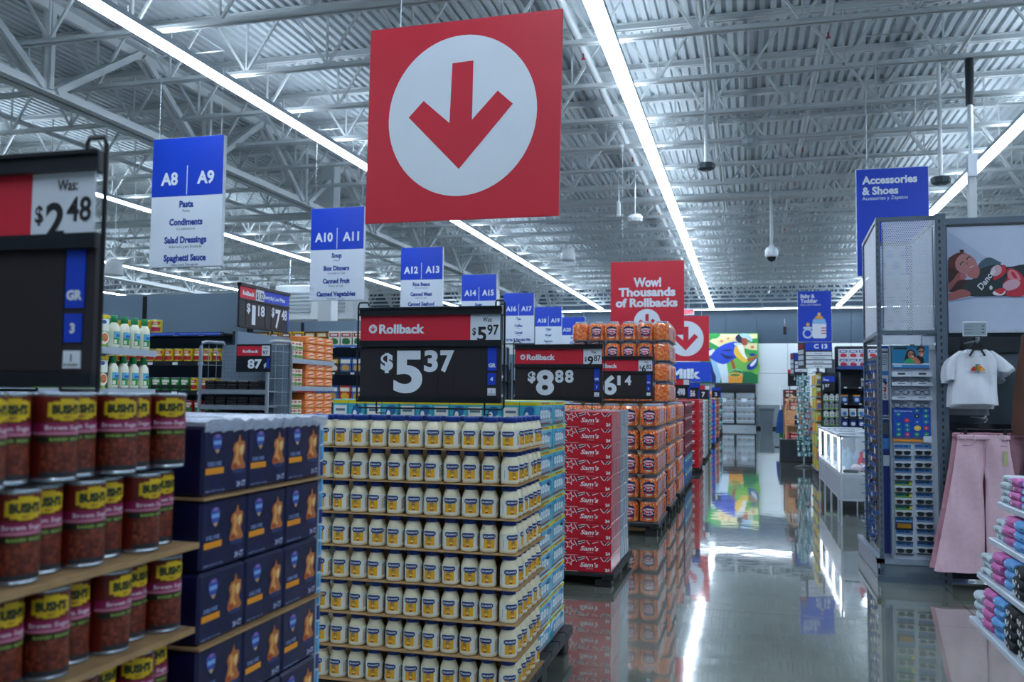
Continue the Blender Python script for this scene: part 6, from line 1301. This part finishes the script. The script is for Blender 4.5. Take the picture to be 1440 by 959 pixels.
# C13 aisle marker
def marker(u0, u1, u2, v0, v1, Y, txt, lines, lab, fl=0):
    a = at(u1, v1, Y); b = at(u2, v0, Y); c = at(u0, (v0+v1)/2, Y+.35); w_, h_ = b.x-a.x, b.z-a.z; T = thing('aisle_marker', lab, 'sign', (a.x, Y, a.z)); dx = c.x-a.x
    MB().prism([(0, 0), (w_, 0), (w_+dx*.2, .4), (dx, .35)], 0, h_, M('1a222c', .4), ax='z').build('body', T)
    MB().box(.01, -.01, h_*.68, w_-.01, 0, h_-.01, BLUE).text(txt, (w_*.58, -.012, h_*.84), SIGNW, h=h_*.17, w=w_*.5, bold=.05, res=3).build('blue_header', T)
    for k, t in enumerate(lines): z = h_*(.55-.165*k); MB().box(.02, -.01, z-h_*.06, w_-.01, 0, z+h_*.07, SIGNW).text(t, (w_*.5, -.011, z), DKGREY, h=h_*.05, w=w_*(.03*len(t)+.05), bold=.02, res=1).build('white_strip', T)
    for k in range(4): 
        p0 = Vector((0, 0)); p1 = Vector((dx, .35)); q = MB(); z = h_*(.1+.22*k); s0, s1 = p0.lerp(p1, .12), p0.lerp(p1, .88)
        nrm = Vector((-.35, dx)).normalized()*.01; nrm = -nrm if nrm.x > 0 else nrm
        q.add([(s0.x+nrm.x, s0.y+nrm.y, z), (s1.x+nrm.x, s1.y+nrm.y, z), (s1.x+nrm.x, s1.y+nrm.y, z+h_*.17), (s0.x+nrm.x, s0.y+nrm.y, z+h_*.17)], [(0, 1, 2, 3), (3, 2, 1, 0)], SIGNW if k < 3 else M('b02a3a', .4)); q.build('side_strip', T)
    if fl: MB().tube([(w_*.5, .2, 0), (w_*.5, .2, fl-a.z)], .03, STEEL, 8).box(w_*.5-.1, .1, fl-a.z-.012, w_*.5+.1, .3, fl-a.z+.0, DKGREY).build('post', T)
    else: MB().tube([(w_*.5, .15, -.0), (w_*.5, .15, -.25)], .05, STEEL, 8).tube([(w_*.5, .15, -.25), (w_*.5, .15, -a.z)], .025, STEEL, 8).box(w_*.5-.2, -.05, -a.z, w_*.5+.2, .35, -a.z+.02, DKGREY).build('post', T)
marker(1122, 1132, 1170, 481, 517, 19.98, 'C 13', ['Formula', 'Child Nutrition', 'Baby Safety', 'Wash Care'], 'blue and white aisle marker reading C 13 under the Baby & Toddler sign', fl=2.155)
marker(1111.5, 1117, 1135, 496, 528, 25.0, 'C', ['Toys', 'Dolls', 'Games'], 'smaller aisle marker half hidden behind the C 13 marker')
# $8.98 sign + red boxes + high chair + spinner + costumes
a = at(1108, 543, 26); b = at(1134, 525, 26); w_, h_ = b.x-a.x, b.z-a.z
T = thing('price_sign', 'far black price sign reading $8.98 beside the high chair', 'sign', (a.x, 26, a.z)); MB().box(0, 0, 0, w_, .04, h_, M('161c24', .4)).build('frame', T)
MB().text('$', (w_*.36, -.004, h_*.62), SIGNW, h=h_*.22, w=w_*.1, bold=.05).text('8', (w_*.55, -.004, h_*.5), SIGNW, h=h_*.5, w=w_*.2, bold=.04, res=3).text('98', (w_*.8, -.004, h_*.62), SIGNW, h=h_*.28, w=w_*.26, bold=.04, res=3).build('price_digits', T); MB().box(0, 0, h_, w_*.14, .03, h_*1.3, RED).build('red_tag', T)
for x in (.05, w_-.05): MB().tube([(x, .02, 0), (x, .02, -a.z)], .012, BLACK, 6).build('post', T)
rb = simple_box(.28, .3, .22, 'b81c30', 'e8402a', 'f0e0d0', 'red_toy_box'); RBp = Proto(rb, 'red toy boxes'); x = at(1108, 570, 26.4).x
pallet('black pallet under the red toy boxes', x+.6, x, 26.2, 27.2, .12)
for r in range(6):
    for i in range(2):
        for j in range(3): 
            if i and j: continue
            RBp.put((x+.15+i*.3, 26.37+j*.32, .12+(5-r)*.225), 0, 'red toy box by the high chair, %s, %s' % (row(r), 'aisle corner' if i == j == 0 else ('inner front' if i else 'aisle side, %s back' % nth(j))))
hx = at(1117, 615, 23.5); T = thing('high_chair', 'light wooden high chair with arched slatted back on a low platform', 'chair', (hx.x, 23.5, .55)); WD_ = M('d9a87a', .5, var=.1)
q = MB(); hp = [(-.17, .05), (-.2, .4), (-.2, .75), (-.15, .95), (-.05, 1.04), (.05, 1.04), (.15, .95), (.2, .75), (.2, .4), (.17, .05)]; q.tube([(a_, .12, b_) for a_, b_ in smooth_poly(hp, 3)[:28]], .025, WD_, 8); q.build('arched_back', T)
for k in range(4): MB().tube([(-.12+.08*k, .12, .7), (-.12+.08*k, .12, 1.0)], .012, WD_, 6).build('back_slat', T)
MB().cbox(-.18, .1, .15, .18, .13, .72, WD_, .01).build('back_board', T); MB().cbox(-.2, -.2, .32, .2, .14, .37, WD_, .02).build('seat', T); MB().cbox(-.22, -.32, .48, .22, -.16, .51, WD_, .02).build('tray', T)
for s in (-1, 1):
    for y in (-.18, .12): MB().tube([(s*.2, y, 0), (s*.17, y, .35)], .02, WD_, 8).build('leg', T)
MB().box(.0, -.22, .37, .1, -.2, .6, NAVY).build('hang_card', T)
pl = MB(); pl.cbox(-.4, -.35, .0, .4, .35, .55, M('2a3038', .5), .01); o = pl.build('display_platform'); o.location = (hx.x+.05, 23.5, 0); tag(o, 'dark low platform carrying the wooden high chair', 'platform')
sx = at(1130, 600, 21.6).x; T = thing('spinner_rack', 'floor spinner rack of teal and white hanging packs beside the snack display', 'rack', (sx, 21.6, 0)); MB().tube([(0, 0, 0), (0, 0, 2.15)], .02, STEEL, 8).build('pole', T)
MB().lathe([(.2, 0), (.2, .02), (.04, .05), (0, .05)], DKGREY, 16).build('base', T)
tk = [MB().cbox(-.045, -.012, -.1, .045, .012, 0, M(c, .4), .006) for c in ('4a9aa0', 'c3d6da', '2f7f8a', '7fb4c0')]
def tkm(i):
    o = tk[i].build('hanging_pack'); tag(o, 'x', 'toy'); MB().poly([(a_, -.0125, b_) for a_, b_ in ell(0, -.06, .03, .03, 10)], M('e6eef0' if i != 1 else '3a8a98', .4)).build('label', o); return o
TKP = [Proto(tkm(i), 'hanging packs on the spinner rack') for i in range(4)]
for r in range(15):
    for k in range(6):
        t = k*PI/3+r*.2; TKP[(r+k) % 4].put((sx+.13*math.cos(t), 21.6+.13*math.sin(t), 2.1-r*.125), t+PI/2, 'teal and white pack on the spinner rack, %s tier down, %s round' % (nth(r), nth(k)))
        
cc = ['1a4a8a', '2f8a4a', 'c8283a', 'e0c83a', '1f7f9a', '6a2a3a']; x = at(1098, 600, 30).x
T = thing('clothes_rack', 'far rack of bright costumes at the aisle edge near the trash bin', 'rack', (x, 30, 0)); MB().tube([(0, 0, 0), (0, 0, 1.95), (.6, 0, 1.95), (.6, 0, 0)], .02, STEEL, 8).box(-.2, -.2, 0, .8, .2, .03, DKGREY).build('frame', T)
for k in range(6):
    q = MB(); cloth(interp([(0, -.16, .14), (.3, -.14, .15), (.6, -.1, .1), (.75, -.04, .04)], 10), .05, q, M(cc[k], .8, bump=.2), seg=8); o = q.build('costume'); o.location = (x+.0+.1*k, 29.9+.12*(k % 3)-.1, [.45, .3, .95, .75, .6, 1.1][k]); tag(o, '%s costume hanging on the far rack of bright costumes' % ('navy', 'green', 'red', 'yellow', 'teal', 'maroon')[k], 'costume', 'bright costumes on the far rack')
stack2 = [('3a2a2e', 'b83a4a', 'd8c8b0'), ('7a3a40', 'e8c0a0', '2a3a5a')]
sb = [Proto(simple_box(.3, .3, .24, *c, name='toy_box'), 'dark toy boxes on the far right') for c in stack2]; x = at(1102, 600, 28).x; pallet('black pallet under the dark toy boxes', x+.62, x, 27.8, 28.8, .12)
for r in range(7):
    for i in range(2):
        for j in range(3):
            if i and j: continue
            sb[(r+j) % 2].put((x+.16+i*.31, 27.97+j*.31, .12+(6-r)*.245), 0, 'dark toy box in the far right stack, %s, %s' % (row(r), 'aisle corner' if i == j == 0 else ('inner front' if i else 'aisle side, %s back' % nth(j))))
# right side shelving further behind the baby aisle
T = thing('gondola_shelving', 'shelving far right behind the baby goods', 'shelving', (0, 0, 0)); shelf_unit(T, 2.2, 8, 26.5, 27, [2.2, 1.7, 1.2, .7], 2.7, lip=DSH, back=M('4a5866', .5), tags=False)
# ================= things hanging from the ceiling =================
def zc(y): return 6.32
def sensor(lab, X, Y, z):
    T = thing('ceiling_sensor', lab, 'sensor', (X, Y, z)); MB().lathe([(.0, 0), (.08, .0), (.14, .03), (.15, .1), (.13, .12), (0, .125)], M('35414b', .45), 8, smooth=False).build('housing', T); MB().lathe([(0, -.03), (.03, -.02), (.035, 0), (0, .001)], M('aab4bc', .3), 10).build('lens', T); MB().tube([(0, 0, .12), (0, 0, 6.9-z)], .032, M('e3e9ee', .4), 8).build('drop_pipe', T)
p = at(993, 240, 14.78); sensor('dark round sensor on a white drop pipe, left of the Accessories sign', p.x, 14.78, p.z)
p = at(1323, 260, 14.78); sensor('dark round sensor on a white drop pipe, right of the Accessories sign', p.x, 14.78, p.z)
p = at(1085, 366, 19.85); T = thing('security_camera', 'white dome security camera on a drop pole left of the Baby & Toddler sign', 'camera', (p.x, 19.85, p.z)); 
MB().lathe([(.04, .34), (.06, .3), (.12, .26), (.14, .2), (.14, .1), (.13, .07), (0, .07)][::-1], M('dbe3ea', .35), 20).build('housing', T); MB().lathe([(0, -.03), (.05, -.02), (.085, .02), (.1, .07)], M('10151c', .1), 16).build('dome', T); MB().tube([(0, 0, .33), (0, 0, 6.3-p.z)], .035, PW, 10).build('drop_pole', T); MB().box(-.15, -.08, 6.28-p.z, .15, .08, 6.32-p.z, PW).build('mount_plate', T)
def bell(lab, u, v, Y, s=1.0):
    p = at(u, v, Y); T = thing('pendant_speaker', lab, 'speaker', (p.x, Y, p.z)); MB().lathe([(.0, .01), (.17*s, .01), (.18*s, .03), (.165*s, .2*s), (.14*s, .32*s), (.05*s, .35*s), (0, .36*s)], M('cfd6dc', .45), 20).build('shade', T); MB().tube([(0, 0, .34*s), (0, 0, 6.28-p.z)], .006, STEEL, 5).build('cable', T)
bell('white bell-shaped pendant speaker left of the Wow sign', 799, 367, 21.5); bell('white bell-shaped pendant speaker above the yellow cans at left', 160, 388, 14.78)
p = at(1055, 208, 16.47); T = thing('ceiling_speaker', 'clear round ceiling fitting above the middle of the aisle', 'fitting', (p.x, 16.47, p.z)); MB().lathe([(0, 0), (.08, .0), (.15, .06), (.16, .14), (.12, .2), (0, .2)], M('aeb8be', .2), 10, smooth=False).build('housing', T); MB().tube([(0, 0, .19), (0, 0, 6.28-p.z+.1)], .015, STEEL, 5).build('hanger', T)
p = at(893, 316, 18.16); T = thing('ceiling_speaker', 'clear round ceiling fitting left of the middle light row', 'fitting', (p.x, 18.16, p.z)); MB().lathe([(0, 0), (.08, .0), (.15, .06), (.16, .14), (.12, .2), (0, .2)], M('c4ccd2', .2), 10, smooth=False).build('housing', T); MB().tube([(0, 0, .19), (0, 0, 6.28-p.z+.1)], .015, STEEL, 5).build('hanger', T)
p = at(870, 305, 18.16); T = thing('wireless_antenna', 'small white antenna stick hanging left of the middle light row', 'antenna', (p.x, 18.16, p.z)); MB().cbox(-.04, -.03, 0, .04, .03, .32, PW, .015).build('body', T); MB().tube([(0, 0, .3), (0, 0, 6.27-p.z)], .012, PW, 6).build('stem', T); MB().cbox(-.06, -.06, 6.2-p.z, .06, .06, 6.3-p.z, PW, .01).build('mount', T)
p = at(1370, 312, 13.0); T = thing('power_pole', 'dark and white service pole dropping from the roof at right', 'pole', (p.x, 13.09, 0)); MB().cbox(-.05, -.05, 0, .05, .05, 4.9, PW, .008).build('lower_pole', T); MB().tube([(0, 0, 4.9), (0, 0, 6.245)], .035, STEEL, 8).build('conduit', T); MB().tube([(0, 0, 5.6), (0, 0, 6.24)], .055, DKGREY, 10).build('dark_sleeve', T)
MB().cbox(-.06, -.08, 4.6, .06, -.05, 4.9, SIGNW, .005).build('junction_box', T)
T = thing('exit_sign', 'small red exit sign hanging just above the distant arrow sign', 'sign', (at(969, 441, 30.0).x, 29.98, at(969, 443, 30.0).z)); MB().box(-.17, -.02, 0, .17, .02, .2, SIGNW).build('sign_box', T); MB().text('EXIT', (0, -.022, .1), M('d02a3a', .4, emit=.6), h=.13, w=.28, bold=.05).build('lettering', T)
MB().tube([(0, 0, .2), (0, 0, 6.27-T.location.z)], .008, STEEL, 5).build('rod', T)
# girt and cameras on the back wall corner
T = thing('wall_camera', 'small black camera mounted near the crosswise back light', 'camera', (at(1104, 470, 45).x, 45.3, at(1104, 470, 45).z)); MB().cbox(-.08, -.1, 0, .08, .1, .4, BLACK, .02).build('body', T); MB().tube([(0, 0, .4), (0, .3, .8), (0, 1.25, .8)], .025, BLACK, 6).build('arm', T)
# remove prototypes that were never placed
for o in [o for o in bpy.data.objects if o.get('label') == 'x']:
    if True:
        for c in list(o.children): bpy.data.objects.remove(c)
        bpy.data.objects.remove(o)
